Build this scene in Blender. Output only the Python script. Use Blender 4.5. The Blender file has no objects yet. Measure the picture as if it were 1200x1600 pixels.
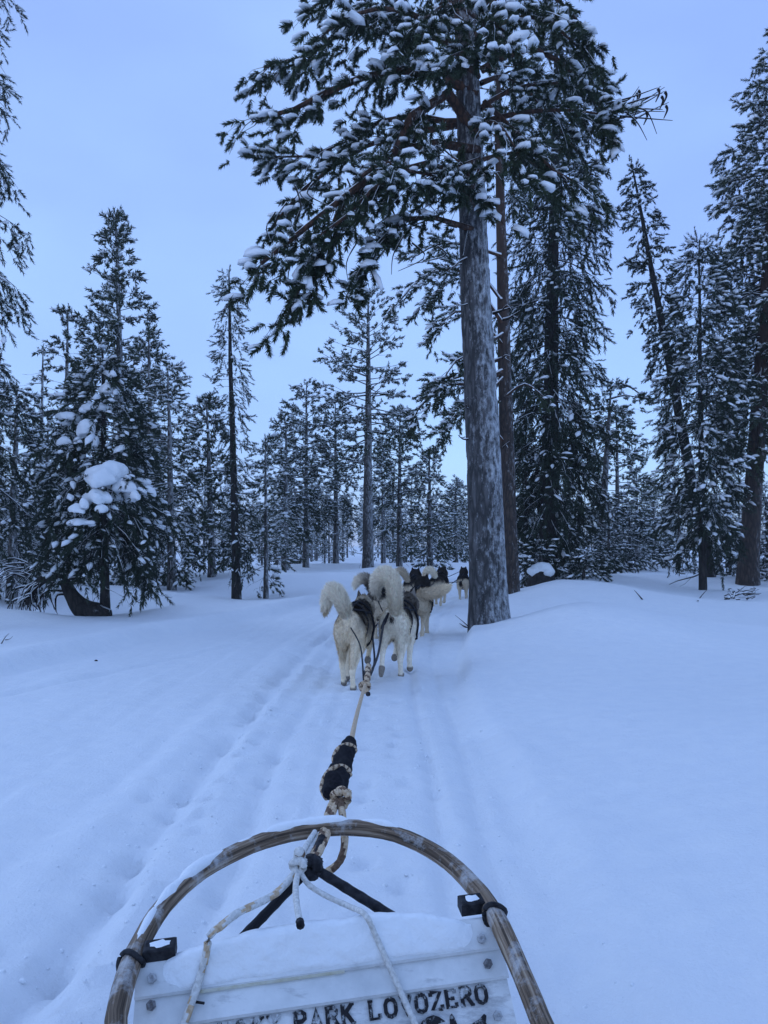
import bpy, math, random
import numpy as np

# ------------------------------------------------------------------ camera, world, sun, exposure
scene = bpy.context.scene
col = scene.collection
F_PX = 1190.0                     # focal length in pixels of the 1200x1600 frame
CAM = np.array([0.0, 0.0, 1.15])
PITCH = math.atan(52 / F_PX)
cam_d = bpy.data.cameras.new('camera')
cam_d.sensor_fit = 'VERTICAL'
cam_d.sensor_height = 36.0
cam_d.lens = F_PX / 1600 * 36.0
cam_d.clip_start = 0.05
cam_d.clip_end = 2000
cam_o = bpy.data.objects.new('camera', cam_d)
col.objects.link(cam_o)
cam_o.location = CAM
cam_o.rotation_euler = (math.pi / 2 + PITCH, 0, 0)
scene.camera = cam_o

SUN_EL, SUN_AZ = math.radians(14), math.radians(215)
world = bpy.data.worlds.new('World')
scene.world = world
world.use_nodes = True
wn, wl = world.node_tree.nodes, world.node_tree.links
wn.clear()
w_out = wn.new('ShaderNodeOutputWorld')
w_add = wn.new('ShaderNodeAddShader')
w_sky = wn.new('ShaderNodeTexSky')
w_sky.sky_type = 'NISHITA'
w_sky.sun_disc = False
w_sky.sun_elevation = SUN_EL
w_sky.sun_rotation = SUN_AZ
w_sky.ozone_density = 4.0
w_sky.dust_density = 0.3
w_bg1 = wn.new('ShaderNodeBackground')
w_bg1.inputs['Strength'].default_value = 0.05
wl.new(w_sky.outputs[0], w_bg1.inputs['Color'])
# the even cloud sheet of an overcast dusk
w_tc = wn.new('ShaderNodeTexCoord')
w_map = wn.new('ShaderNodeMapping')
w_map.inputs['Scale'].default_value = (1.0, 1.0, 2.2)
w_map.inputs['Location'].default_value = (0.35, 0.2, 0.1)
wl.new(w_tc.outputs['Generated'], w_map.inputs['Vector'])
w_noise = wn.new('ShaderNodeTexNoise')
w_noise.inputs['Scale'].default_value = 1.7
w_noise.inputs['Detail'].default_value = 4
w_noise.inputs['Roughness'].default_value = 0.45
wl.new(w_map.outputs[0], w_noise.inputs['Vector'])
w_ramp = wn.new('ShaderNodeValToRGB')
w_ramp.color_ramp.elements[0].position = 0.34
w_ramp.color_ramp.elements[0].color = (0.285, 0.425, 0.87, 1)
w_ramp.color_ramp.elements[1].position = 0.66
w_ramp.color_ramp.elements[1].color = (0.375, 0.575, 0.985, 1)
wl.new(w_noise.outputs['Fac'], w_ramp.inputs['Fac'])
w_bg2 = wn.new('ShaderNodeBackground')
w_bg2.inputs['Strength'].default_value = 0.98
wl.new(w_ramp.outputs['Color'], w_bg2.inputs['Color'])
wl.new(w_bg1.outputs[0], w_add.inputs[0])
wl.new(w_bg2.outputs[0], w_add.inputs[1])
wl.new(w_add.outputs[0], w_out.inputs['Surface'])

sun_d = bpy.data.lights.new('sun', 'SUN')
sun_d.energy = 0.75
sun_d.angle = math.radians(25)
sun_d.color = (0.50, 0.66, 1.0)
sun_o = bpy.data.objects.new('sun', sun_d)
col.objects.link(sun_o)
# light arrives from the upper left, a little ahead of the sled
sun_o.rotation_euler = (math.radians(-30), math.radians(-52), 0)

scene.view_settings.view_transform = 'Standard'
scene.view_settings.look = 'None'
scene.view_settings.exposure = 0.05
scene.view_settings.gamma = 1.0
scene.view_settings.use_curve_mapping = False
scene.cycles.max_bounces = 6
scene.cycles.diffuse_bounces = 3
scene.cycles.use_denoising = True

# ------------------------------------------------------------------ helpers
FW = np.array([0, math.cos(PITCH), math.sin(PITCH)])
UPV = np.array([0, -math.sin(PITCH), math.cos(PITCH)])

def ray(px, py):
    return FW + np.array([1.0, 0, 0]) * ((px - 600) / F_PX) + UPV * ((800 - py) / F_PX)

def P(px, py, Y):
    """the point at distance Y ahead that a survey of the photograph puts at px, py"""
    d = ray(px, py)
    return CAM + d * (Y / d[1])

def PH(px, py, h):
    d = ray(px, py)
    return CAM + d * ((h - CAM[2]) / d[2])

def nrm(v):
    v = np.asarray(v, float)
    return v / np.maximum(np.linalg.norm(v, axis=-1, keepdims=True), 1e-9)

def new_mesh(name, V, faces, mats=(), midx=None, smooth=True):
    """faces: list of int arrays, each (n, k)"""
    V = np.ascontiguousarray(V, np.float32)
    me = bpy.data.meshes.new(name)
    faces = [np.asarray(f, np.int32) for f in faces if len(f)]
    me.vertices.add(len(V))
    me.vertices.foreach_set('co', V.ravel())
    nl = sum(f.size for f in faces)
    nf = sum(len(f) for f in faces)
    me.loops.add(nl)
    me.loops.foreach_set('vertex_index', np.concatenate([f.ravel() for f in faces]))
    me.polygons.add(nf)
    tot = np.concatenate([np.full(len(f), f.shape[1], np.int32) for f in faces])
    st = np.concatenate([[0], np.cumsum(tot)[:-1]]).astype(np.int32)
    me.polygons.foreach_set('loop_start', st)
    me.polygons.foreach_set('loop_total', tot)
    if midx is not None:
        me.polygons.foreach_set('material_index', np.asarray(midx, np.int32))
    me.polygons.foreach_set('use_smooth', np.full(nf, smooth, bool))
    me.update(calc_edges=True)
    for m in mats:
        me.materials.append(m)
    return me

def link(name, me, parent=None, kind=None):
    o = bpy.data.objects.new(name, me)
    col.objects.link(o)
    if parent is not None:
        o.parent = parent
    if kind:
        o['kind'] = kind
    return o

def tag(o, label, cat, group=None):
    o['label'] = label
    o['category'] = cat
    if group:
        o['group'] = group
    return o

def thing(name, label, cat, loc=(0, 0, 0), rz=0.0, group=None):
    o = bpy.data.objects.new(name, None)
    o.empty_display_size = 0.2
    col.objects.link(o)
    o.location = loc
    o.rotation_euler = (0, 0, rz)
    return tag(o, label, cat, group)

def hash2(ix, iy, seed):
    n = (ix.astype(np.int64) * 374761393 + iy.astype(np.int64) * 668265263 + seed * 974634777) & 0x7fffffff
    n = ((n ^ (n >> 13)) * 1274126177) & 0x7fffffff
    n = n ^ (n >> 16)
    return (n & 0xffffff) / float(0xffffff)

def noise2(x, y, seed=0):
    x = np.asarray(x, float); y = np.asarray(y, float)
    ix, iy = np.floor(x), np.floor(y)
    fx, fy = x - ix, y - iy
    u = fx * fx * fx * (fx * (fx * 6 - 15) + 10); v = fy * fy * fy * (fy * (fy * 6 - 15) + 10)
    ix = ix.astype(np.int64); iy = iy.astype(np.int64)
    a = hash2(ix, iy, seed); b = hash2(ix + 1, iy, seed); c = hash2(ix, iy + 1, seed); d = hash2(ix + 1, iy + 1, seed)
    return (a * (1 - u) + b * u) * (1 - v) + (c * (1 - u) + d * u) * v - 0.5

def fbm(x, y, seed=0, oct=4, gain=0.5):
    s, a = 0, 1.0
    for i in range(oct):
        s = s + a * noise2(x * 2 ** i + i * 17.3, y * 2 ** i - i * 9.1, seed + i)
        a *= gain
    return s

def sstep(a, b, x):
    t = np.clip((x - a) / (b - a), 0, 1)
    return t * t * (3 - 2 * t)

# ------------------------------------------------------------------ materials
def mat(name, rgb, rough=0.8, spec=0.2):
    m = bpy.data.materials.new(name)
    m.use_nodes = True
    b = m.node_tree.nodes['Principled BSDF']
    b.inputs['Base Color'].default_value = (*rgb, 1)
    b.inputs['Roughness'].default_value = rough
    b.inputs['Specular IOR Level'].default_value = spec
    return m, m.node_tree.nodes, m.node_tree.links, b

def tex(n, l, kind, scale, vec=None, **kw):
    t = n.new(kind)
    t.inputs['Scale'].default_value = scale
    for k, v in kw.items():
        t.inputs[k].default_value = v
    if vec is not None:
        l.new(vec, t.inputs['Vector'])
    return t

def coords(n, l, scale=(1, 1, 1), which='Object'):
    tc = n.new('ShaderNodeTexCoord')
    mp = n.new('ShaderNodeMapping')
    mp.inputs['Scale'].default_value = scale
    l.new(tc.outputs[which], mp.inputs['Vector'])
    return mp.outputs[0]

def ramp(n, l, fac, stops):
    r = n.new('ShaderNodeValToRGB')
    e = r.color_ramp.elements
    while len(e) < len(stops):
        e.new(0.5)
    for el, (p, c) in zip(e, stops):
        el.position = p
        el.color = (*c, 1) if len(c) == 3 else c
    l.new(fac, r.inputs['Fac'])
    return r.outputs['Color']

def mix(n, l, fac, a, b, blend='MIX'):
    m = n.new('ShaderNodeMix')
    m.data_type = 'RGBA'
    m.blend_type = blend
    for s, v in ((0, fac), (6, a), (7, b)):
        if hasattr(v, 'is_linked') or hasattr(v, 'node'):
            l.new(v, m.inputs[s])
        else:
            m.inputs[s].default_value = v if s == 0 else (*v, 1)
    return m.outputs[2]

def bump(n, l, b, h, strength=0.3, dist=0.02):
    bp = n.new('ShaderNodeBump')
    bp.inputs['Strength'].default_value = strength
    bp.inputs['Distance'].default_value = dist
    l.new(h, bp.inputs['Height'])
    l.new(bp.outputs[0], b.inputs['Normal'])

SNOW = (0.80, 0.83, 0.86)

def make_ground_snow():
    m, n, l, b = mat('snow_ground', SNOW, 0.65, 0.25)
    c = coords(n, l)
    t1 = tex(n, l, 'ShaderNodeTexNoise', 9.0, c, Detail=6, Roughness=0.6)
    t2 = tex(n, l, 'ShaderNodeTexNoise', 70.0, c, Detail=5, Roughness=0.75)
    ad = n.new('ShaderNodeMath'); ad.operation = 'MULTIPLY_ADD'
    l.new(t2.outputs['Fac'], ad.inputs[0]); ad.inputs[1].default_value = 0.45
    l.new(t1.outputs['Fac'], ad.inputs[2])
    bump(n, l, b, ad.outputs[0], 0.6, 0.025)
    l.new(ramp(n, l, t1.outputs['Fac'], [(0.3, (0.775, 0.805, 0.845)), (0.7, (0.83, 0.85, 0.87))]), b.inputs['Base Color'])
    return m

def make_snow():
    m, n, l, b = mat('snow_load', (0.80, 0.83, 0.86), 0.7, 0.2)
    c = coords(n, l)
    t1 = tex(n, l, 'ShaderNodeTexNoise', 30.0, c, Detail=4)
    bump(n, l, b, t1.outputs['Fac'], 0.35, 0.03)
    return m

def make_needles(name, a, bcol):
    m, n, l, b = mat(name, a, 0.6, 0.25)
    c = coords(n, l)
    t1 = tex(n, l, 'ShaderNodeTexNoise', 1.6, c, Detail=3)
    l.new(ramp(n, l, t1.outputs['Fac'], [(0.3, a), (0.7, bcol)]), b.inputs['Base Color'])
    return m

def make_bark(name, dark, light, frost=0.0, red=None, zscale=0.25, s=14.0):
    """vertical plated bark; frost = share of the surface with snow dust caught in it"""
    m, n, l, b = mat(name, dark, 0.9, 0.15)
    c = coords(n, l, (1, 1, zscale))
    wv = tex(n, l, 'ShaderNodeTexNoise', s * 0.9, c, Detail=4)
    wm = n.new('ShaderNodeVectorMath'); wm.operation = 'MULTIPLY_ADD'
    l.new(wv.outputs['Color'], wm.inputs[0]); wm.inputs[1].default_value = (0.09, 0.09, 0.09); l.new(c, wm.inputs[2])
    v = tex(n, l, 'ShaderNodeTexVoronoi', s, wm.outputs[0])
    v.feature = 'DISTANCE_TO_EDGE'
    t1 = tex(n, l, 'ShaderNodeTexNoise', s * 1.3, c, Detail=6, Roughness=0.65)
    base = ramp(n, l, t1.outputs['Fac'], [(0.3, dark), (0.72, light)])
    crack = ramp(n, l, v.outputs['Distance'], [(0.0, (0, 0, 0)), (0.22, (1, 1, 1))])
    base = mix(n, l, crack, tuple(x * 0.7 for x in dark), base)
    if red:
        c2 = coords(n, l, (0.0, 0.0, 1.0))
        sp = n.new('ShaderNodeSeparateXYZ'); l.new(c2, sp.inputs[0])
        mr = n.new('ShaderNodeMapRange')
        mr.inputs['From Min'].default_value = red[0]; mr.inputs['From Max'].default_value = red[1]
        l.new(sp.outputs['Z'], mr.inputs['Value'])
        rc = ramp(n, l, t1.outputs['Fac'], [(0.3, (0.034, 0.019, 0.013)), (0.75, (0.085, 0.045, 0.028))])
        base = mix(n, l, mr.outputs[0], base, rc)
    if frost > 0:
        cf = coords(n, l, (1.0, 1.0, 0.42))
        t2 = tex(n, l, 'ShaderNodeTexNoise', 17.0, cf, Detail=8, Roughness=0.78)
        t3 = tex(n, l, 'ShaderNodeTexNoise', 0.9, coords(n, l), Detail=2)
        g = n.new('ShaderNodeNewGeometry')
        sx = n.new('ShaderNodeSeparateXYZ'); l.new(g.outputs['Normal'], sx.inputs[0])
        # wind-blown snow clings to the side that faces the trail's far right
        m1 = n.new('ShaderNodeMath'); m1.operation = 'MULTIPLY_ADD'
        l.new(sx.outputs['X'], m1.inputs[0]); m1.inputs[1].default_value = 0.10
        l.new(t2.outputs['Fac'], m1.inputs[2])
        m2 = n.new('ShaderNodeMath'); m2.operation = 'MULTIPLY_ADD'
        l.new(t3.outputs['Fac'], m2.inputs[0]); m2.inputs[1].default_value = 0.30
        l.new(m1.outputs[0], m2.inputs[2])
        lo = 0.94 - frost * 0.5
        ff = ramp(n, l, m2.outputs[0], [(lo - 0.14, (0.02, 0.02, 0.02)), (lo + 0.10, (0.78, 0.78, 0.78))])
        base = mix(n, l, ff, base, (0.62, 0.65, 0.68))
    l.new(base, b.inputs['Base Color'])
    bump(n, l, b, v.outputs['Distance'], 0.8, 0.03)
    return m

M_GROUND = make_ground_snow()
M_SNOW = make_snow()
M_NEEDLE = make_needles('pine_needles', (0.020, 0.034, 0.020), (0.050, 0.070, 0.036))
M_NEEDLE_D = make_needles('spruce_needles', (0.014, 0.024, 0.016), (0.032, 0.048, 0.028))
M_BARK = make_bark('pine_bark', (0.030, 0.024, 0.020), (0.10, 0.085, 0.072), 0.35)
M_BARK_BIG = make_bark('old_pine_bark', (0.038, 0.037, 0.038), (0.125, 0.122, 0.124), 0.34, red=(6.2, 8.6), zscale=0.22, s=11.0)
M_BARK_RED = make_bark('red_pine_bark', (0.032, 0.023, 0.019), (0.085, 0.058, 0.044), 0.15, red=(3.5, 7.5))
M_BARK_DARK = make_bark('spruce_bark', (0.014, 0.011, 0.010), (0.042, 0.035, 0.030), 0.05)
M_TWIG = make_bark('twig_bark', (0.016, 0.013, 0.011), (0.06, 0.045, 0.036), 0.0)
M_LIMB_RED = make_bark('orange_limb_bark', (0.04, 0.02, 0.013), (0.13, 0.060, 0.030), 0.08)

# ------------------------------------------------------------------ ground
XR = ([-5, 0, 2, 5, 7, 9, 11, 14, 17, 22, 30, 400], [0.6, 0.56, 0.52, 0.55, 0.72, 0.98, 1.35, 1.95, 2.7, 4.6, 9, 260])
XL = ([-5, 0, 3, 6.6, 8, 11, 15.5, 18, 22, 30, 400], [-4.6, -4.3, -3.9, -3.3, -2.9, -2.2, -0.9, 0.1, 1.8, 5.5, 250])
MOUNDS = [  # x, y, rx, ry, height
    (2.15, 9.1, 1.5, 1.15, 0.29), (4.3, 11.4, 1.6, 1.0, -0.12), (2.2, 11.6, 0.9, 0.8, -0.10), (3.9, 6.8, 1.6, 1.6, -0.06), (7.3, 16.9, 1.4, 1.2, 0.08), (5.6, 13.3, 2.2, 1.3, 0.10), (3.0, 15.2, 2.0, 1.6, 0.20),
    (9.0, 14.0, 2.0, 1.2, 0.14), (4.4, 18.5, 2.2, 2.0, 0.22), (8.5, 20, 2.5, 2.0, 0.18), (12, 22, 4, 3, 0.30),
    (-3.3, 12.6, 1.0, 0.7, 0.17), (-6.1, 11.2, 1.5, 1.0, 0.22), (-5.0, 16.2, 2.2, 1.2, 0.22), (-3.0, 17.0, 1.6, 1.4, -0.14),
    (-8.5, 18, 2.6, 1.5, 0.25), (-1.3, 21.5, 2.5, 1.6, 0.28), (-4.0, 24, 2.5, 2.0, 0.2), (0.2, 28, 2.2, 1.4, 0.25), (-1.5, 30, 2, 1.5, .12), (3.0, 26, 2.4, 1.6, 0.15),
    (-9, 26, 3, 2, 0.3), (10, 29, 4, 2, 0.3), (-2, 34, 4, 2, 0.3), (5, 36, 4, 2, 0.25)]

def H(x, y):
    x = np.asarray(x, float); y = np.asarray(y, float)
    xr = np.interp(y, *XR); xl = np.interp(y, *XL)
    wob = fbm(y * 0.55, y * 0 + 3.7, 5, 3) * 0.28
    dr = x - (xr + wob * 0.5 * sstep(1.0, 4.0, y)); dl = (xl + wob) - x
    off = np.maximum(sstep(0.0, 1.6, dr), sstep(0.0, 1.2, dl))
    roll = fbm(x * 0.16 + 3, y * 0.16, 11, 3) * 0.30 + fbm(x * 0.5, y * 0.5, 23, 3) * 0.10
    far = sstep(20, 60, np.hypot(x, y))
    ebb = 1 - 0.85 * sstep(1.8, 4.5, dr)
    h = off * (0.02 + roll * 0.6 + 0.10 * far)
    # cut banks on both sides of the packed trail
    lip = 0.085 + 0.05 * sstep(5.5, 8.0, y)
    ss = 0.10 + 0.10 * (1 - sstep(5.0, 7.5, y))
    h += (lip * sstep(-0.03, ss, dr) + 0.12 * sstep(0, 1.3, dr)) * ebb
    h += 0.09 * sstep(-0.02, 0.30, dl) * sstep(2.5, 6.0, y) * (1 - 0.7 * sstep(0.8, 3.0, dl)) + 0.07 * np.exp(-((dl - 0.35) / 0.25) ** 2)
    for mx, my, rx, ry, mh in MOUNDS:
        h += mh * np.exp(-(((x - mx) / rx) ** 2 + ((y - my) / ry) ** 2)) * np.maximum(off, 0.0)
    # wind ripples off the trail, churned snow on it
    on = 1 - off
    h += off * fbm(x * 1.3, y * 0.8, 41, 2) * 0.022
    h += on * (fbm(x * 2.2, y * 0.45, 51, 4) * 0.020 + fbm(x * 7, y * 3.5, 55, 3) * 0.014)
    # runner and snowmobile grooves that follow the trail
    sh = np.interp(y, [0, 6, 9, 12, 16, 22, 30, 400], [0, 0, 0.12, 0.42, 1.1, 3.0, 6.8, 250])
    for gx, w, d, rough in ((-0.93, 0.06, 0.045, 0.9), (-0.80, 0.05, -0.030, 1.0), (-0.55, 0.05, 0.030, 0.5), (-1.15, 0.07, -0.018, 0.5), (-1.32, 0.05, 0.012, 0.3),
                            (0.22, 0.035, 0.026, 0.2), (0.29, 0.04, -0.010, 0.2), (0.43, 0.035, 0.024, 0.2), (-0.12, 0.06, 0.014, 0.3), (-0.33, 0.03, 0.018, 0.2),
                            (-1.75, 0.04, 0.010, 0.3), (-2.1, 0.04, 0.008, 0.3)):
        c = gx + sh + fbm(y * 0.45, y * 0 + gx * 9, 61, 2) * 0.07
        k = 1 + rough * 1.6 * fbm(x * 5, y * 4.2, 67, 2)
        h -= d * k * np.exp(-((x - c) / w) ** 2) * np.clip(on, 0.15, 1)
    # an old straight ski track that comes in from the left
    c2 = -3.75 + (y - 4.0) * 0.42
    h -= 0.045 * np.exp(-((x - c2) / 0.06) ** 2) * (y < 9) - 0.008 * np.exp(-((x - c2 - 0.17) / 0.09) ** 2) * (y < 9)
    # paw marks down the middle of the trail and footprints along the rough track
    cx, cy = np.floor(x / 0.17), np.floor(y / 0.23)
    jx = (hash2(cx.astype(np.int64), cy.astype(np.int64), 7) - 0.5) * 0.06
    jy = (hash2(cx.astype(np.int64), cy.astype(np.int64), 8) - 0.5) * 0.08
    pr = hash2(cx.astype(np.int64), cy.astype(np.int64), 9)
    dd = np.hypot(x - (cx + 0.5) * 0.17 - jx, (y - (cy + 0.5) * 0.23 - jy) * 0.8)
    lane = np.exp(-((x - sh + 0.85) / 0.30) ** 2) * 0.9 + np.exp(-((x - sh + 0.05) / 0.38) ** 2) * 0.75
    h -= on * lane * (pr > 0.52) * 0.055 * np.exp(-(dd / 0.040) ** 3)
    # scuffed hollow where the team cuts past the big pine
    h -= 0.07 * np.exp(-(((x - 0.62) / 0.30) ** 2 + ((y - 7.6) / 0.8) ** 2))
    h -= 0.05 * np.exp(-(((x - 0.60) / 0.10) ** 2 + ((y - 4.55) / 0.10) ** 2))
    return h

def grow(a0, step0, lim, g):
    out, s, x = [], step0, a0
    while x < lim:
        out.append(x); x += s
        s *= g
    return np.array(out + [lim])

gx = grow(0, 0.024, 12, 1.0095)
gx = np.concatenate([gx, grow(gx[-1] + 0.25, 0.3, 420, 1.13)])
gx = np.concatenate([-gx[:0:-1], gx])
gy = np.concatenate([-grow(0, 0.15, 12, 1.15)[:0:-1], grow(0, 0.028, 30, 1.0064), grow(30.3, 0.3, 600, 1.06)])
GX, GY = np.meshgrid(gx, gy)
GZ = H(GX, GY)
nx, ny = len(gx), len(gy)
ii = np.arange(ny - 1)[:, None] * nx + np.arange(nx - 1)[None, :]
quads = np.stack([ii, ii + 1, ii + 1 + nx, ii + nx], -1).reshape(-1, 4)
ground = link('ground', new_mesh('ground', np.stack([GX, GY, GZ], -1).reshape(-1, 3), [quads], [M_GROUND]), kind='structure')

def Hs(x, y):
    return float(H(np.array([x]), np.array([y]))[0])

# ------------------------------------------------------------------ tubes
def tubes(Pt, R, k=5):
    """Pt (N,m,3), R (N,m) -> verts, quads ; open tubes"""
    N, m, _ = Pt.shape
    T = np.gradient(Pt, axis=1)
    T = nrm(T)
    ref = np.where(np.abs(T[..., 2:3]) > 0.9, np.array([1.0, 0, 0]), np.array([0, 0, 1.0]))
    U = nrm(np.cross(ref, T)); W = np.cross(T, U)
    a = np.arange(k) * 2 * math.pi / k
    V = Pt[:, :, None, :] + R[:, :, None, None] * (np.cos(a)[:, None] * U[:, :, None, :] + np.sin(a)[:, None] * W[:, :, None, :])
    idx = np.arange(N * m * k).reshape(N, m, k)
    q = np.stack([idx[:, :-1, :], np.roll(idx, -1, 2)[:, :-1, :], np.roll(idx, -1, 2)[:, 1:, :], idx[:, 1:, :]], -1).reshape(-1, 4)
    return V.reshape(-1, 3), q

def resample(pts, m):
    pts = np.asarray(pts, float)
    d = np.concatenate([[0], np.cumsum(np.linalg.norm(np.diff(pts, axis=0), axis=1))])
    # Catmull-Rom through the points, then even spacing
    t = np.linspace(0, len(pts) - 1, 12 * len(pts))
    i = np.clip(t.astype(int), 0, len(pts) - 2); f = (t - i)[:, None]
    p0 = pts[np.maximum(i - 1, 0)]; p1 = pts[i]; p2 = pts[i + 1]; p3 = pts[np.minimum(i + 2, len(pts) - 1)]
    c = 0.5 * (2 * p1 + (p2 - p0) * f + (2 * p0 - 5 * p1 + 4 * p2 - p3) * f ** 2 + (3 * p1 - p0 - 3 * p2 + p3) * f ** 3)
    d = np.concatenate([[0], np.cumsum(np.linalg.norm(np.diff(c, axis=0), axis=1))])
    s = np.linspace(0, d[-1], m)
    return np.stack([np.interp(s, d, c[:, j]) for j in range(3)], -1)

def tube_mesh(name, pts, r, mats, m=32, k=10, caps=True):
    p = resample(pts, m)
    r = np.interp(np.linspace(0, 1, m), np.linspace(0, 1, len(np.atleast_1d(r))), np.atleast_1d(r)) if np.ndim(r) else np.full(m, r)
    V, q = tubes(p[None], r[None], k)
    fs = [q]
    if caps:
        n0 = len(V)
        V = np.concatenate([V, p[:1], p[-1:]])
        i = np.arange(k)
        fs.append(np.stack([i, np.full(k, n0), (i + 1) % k], -1)[:, ::-1])
        b = (m - 1) * k
        fs.append(np.stack([b + i, b + (i + 1) % k, np.full(k, n0 + 1)], -1))
    return new_mesh(name, V, fs, mats)

# ------------------------------------------------------------------ needle tufts
def needle_template(rng, n, L, ln, w, th=(30, 70)):
    V, Fc = [], []
    for i in range(n):
        t = rng.uniform(0, 1)
        ph = i * 2.39996 + rng.uniform(-.4, .4)
        te = math.radians(rng.uniform(*th)) * (1 - 0.45 * t)
        d = np.array([math.cos(te), math.sin(te) * math.cos(ph), math.sin(te) * math.sin(ph)])
        b = np.array([t * L, 0, 0])
        side = nrm(np.cross(d, rng.normal(size=3)))
        l_ = ln * rng.uniform(.75, 1.15)
        V += [b - side * w / 2, b + side * w / 2, b + d * l_]
        Fc.append([3 * i, 3 * i + 1, 3 * i + 2])
    return np.array(V), np.array(Fc)

def cap_template(rng, L, Wd, Hh, nu=8, nv=3):
    """a pillow of snow lying along +x, round on top, ragged flat underside"""
    V = [[L * 0.5, 0, Hh]]
    for j in range(1, nv + 1):
        e = j / nv * 1.85
        for i in range(nu):
            a = 2 * math.pi * i / nu
            k = 1 + rng.uniform(-.34, .34)
            V.append([L * 0.5 + math.cos(a) * math.sin(min(e, 1.7)) * L * 0.62 * k, math.sin(a) * math.sin(min(e, 1.7)) * Wd * k,
                      Hh * math.cos(e) * (1 + rng.uniform(-.3, .3))])
    V.append([L * .5, 0, -Hh * 0.1])
    Fc = []
    for i in range(nu):
        Fc.append([0, 1 + i, 1 + (i + 1) % nu])
        for j in range(nv - 1):
            a, b = 1 + j * nu + i, 1 + j * nu + (i + 1) % nu
            Fc.append([a, a + nu, b + nu]); Fc.append([a, b + nu, b])
        a, b = 1 + (nv - 1) * nu + i, 1 + (nv - 1) * nu + (i + 1) % nu
        Fc.append([a, len(V) - 1, b])
    return np.array(V), np.array(Fc)

TR = np.random.default_rng(5)
LOD = {
    'near':   ([needle_template(TR, 84, 0.155, 0.060, 0.0130, (38, 88)) for _ in range(4)], [cap_template(TR, 0.15, 0.050, 0.046, 8, 2) for _ in range(6)]),
    'mid':    ([needle_template(TR, 38, 0.18, 0.070, 0.0190, (35, 80)) for _ in range(4)], [cap_template(TR, 0.14, 0.040, 0.030, 5, 2) for _ in range(6)]),
    'far':    ([needle_template(TR, 19, 0.17, 0.105, 0.038, (35, 88)) for _ in range(3)], [cap_template(TR, 0.15, 0.042, 0.032, 5, 2) for _ in range(5)]),
    'sprig':  ([needle_template(TR, 46, 0.28, 0.075, 0.0150, (25, 70)) for _ in range(4)], [cap_template(TR, 0.15, 0.042, 0.030, 5, 2) for _ in range(6)]),
    'sprigf': ([needle_template(TR, 18, 0.30, 0.090, 0.034, (25, 70)) for _ in range(3)], [cap_template(TR, 0.17, 0.046, 0.034, 5, 2) for _ in range(5)]),
}

def place_template(tpls, rng, pos, axis, scale, roll, zs=None):
    X = nrm(axis)
    up = np.array([0, 0, 1.0])
    Z = up - (X @ up)[:, None] * X
    bad = np.linalg.norm(Z, axis=1) < 0.15
    Z[bad] = np.array([1.0, 0.2, 0])
    Z = nrm(Z); Y = np.cross(Z, X)
    Z = np.cross(X, Y)
    if roll:
        a = rng.uniform(0, 6.28, len(pos))[:, None]
        Y, Z = np.cos(a) * Y + np.sin(a) * Z, -np.sin(a) * Y + np.cos(a) * Z
    which = rng.integers(0, len(tpls), len(pos))
    Vs, Fs, off = [], [], 0
    for i, (tv, tf) in enumerate(tpls):
        s = which == i
        if not s.any():
            continue
        sc = scale[s][:, None, None]
        zz = 1.0 if zs is None else zs[s][:, None, None]
        V = pos[s][:, None, :] + sc * (tv[None, :, 0:1] * X[s][:, None, :] + tv[None, :, 1:2] * Y[s][:, None, :] + zz * tv[None, :, 2:3] * Z[s][:, None, :])
        nV = len(tv)
        Fs.append((tf[None] + (np.arange(s.sum()) * nV)[:, None, None]).reshape(-1, 3) + off)
        Vs.append(V.reshape(-1, 3)); off += nV * s.sum()
    return np.concatenate(Vs), np.concatenate(Fs)

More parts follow.
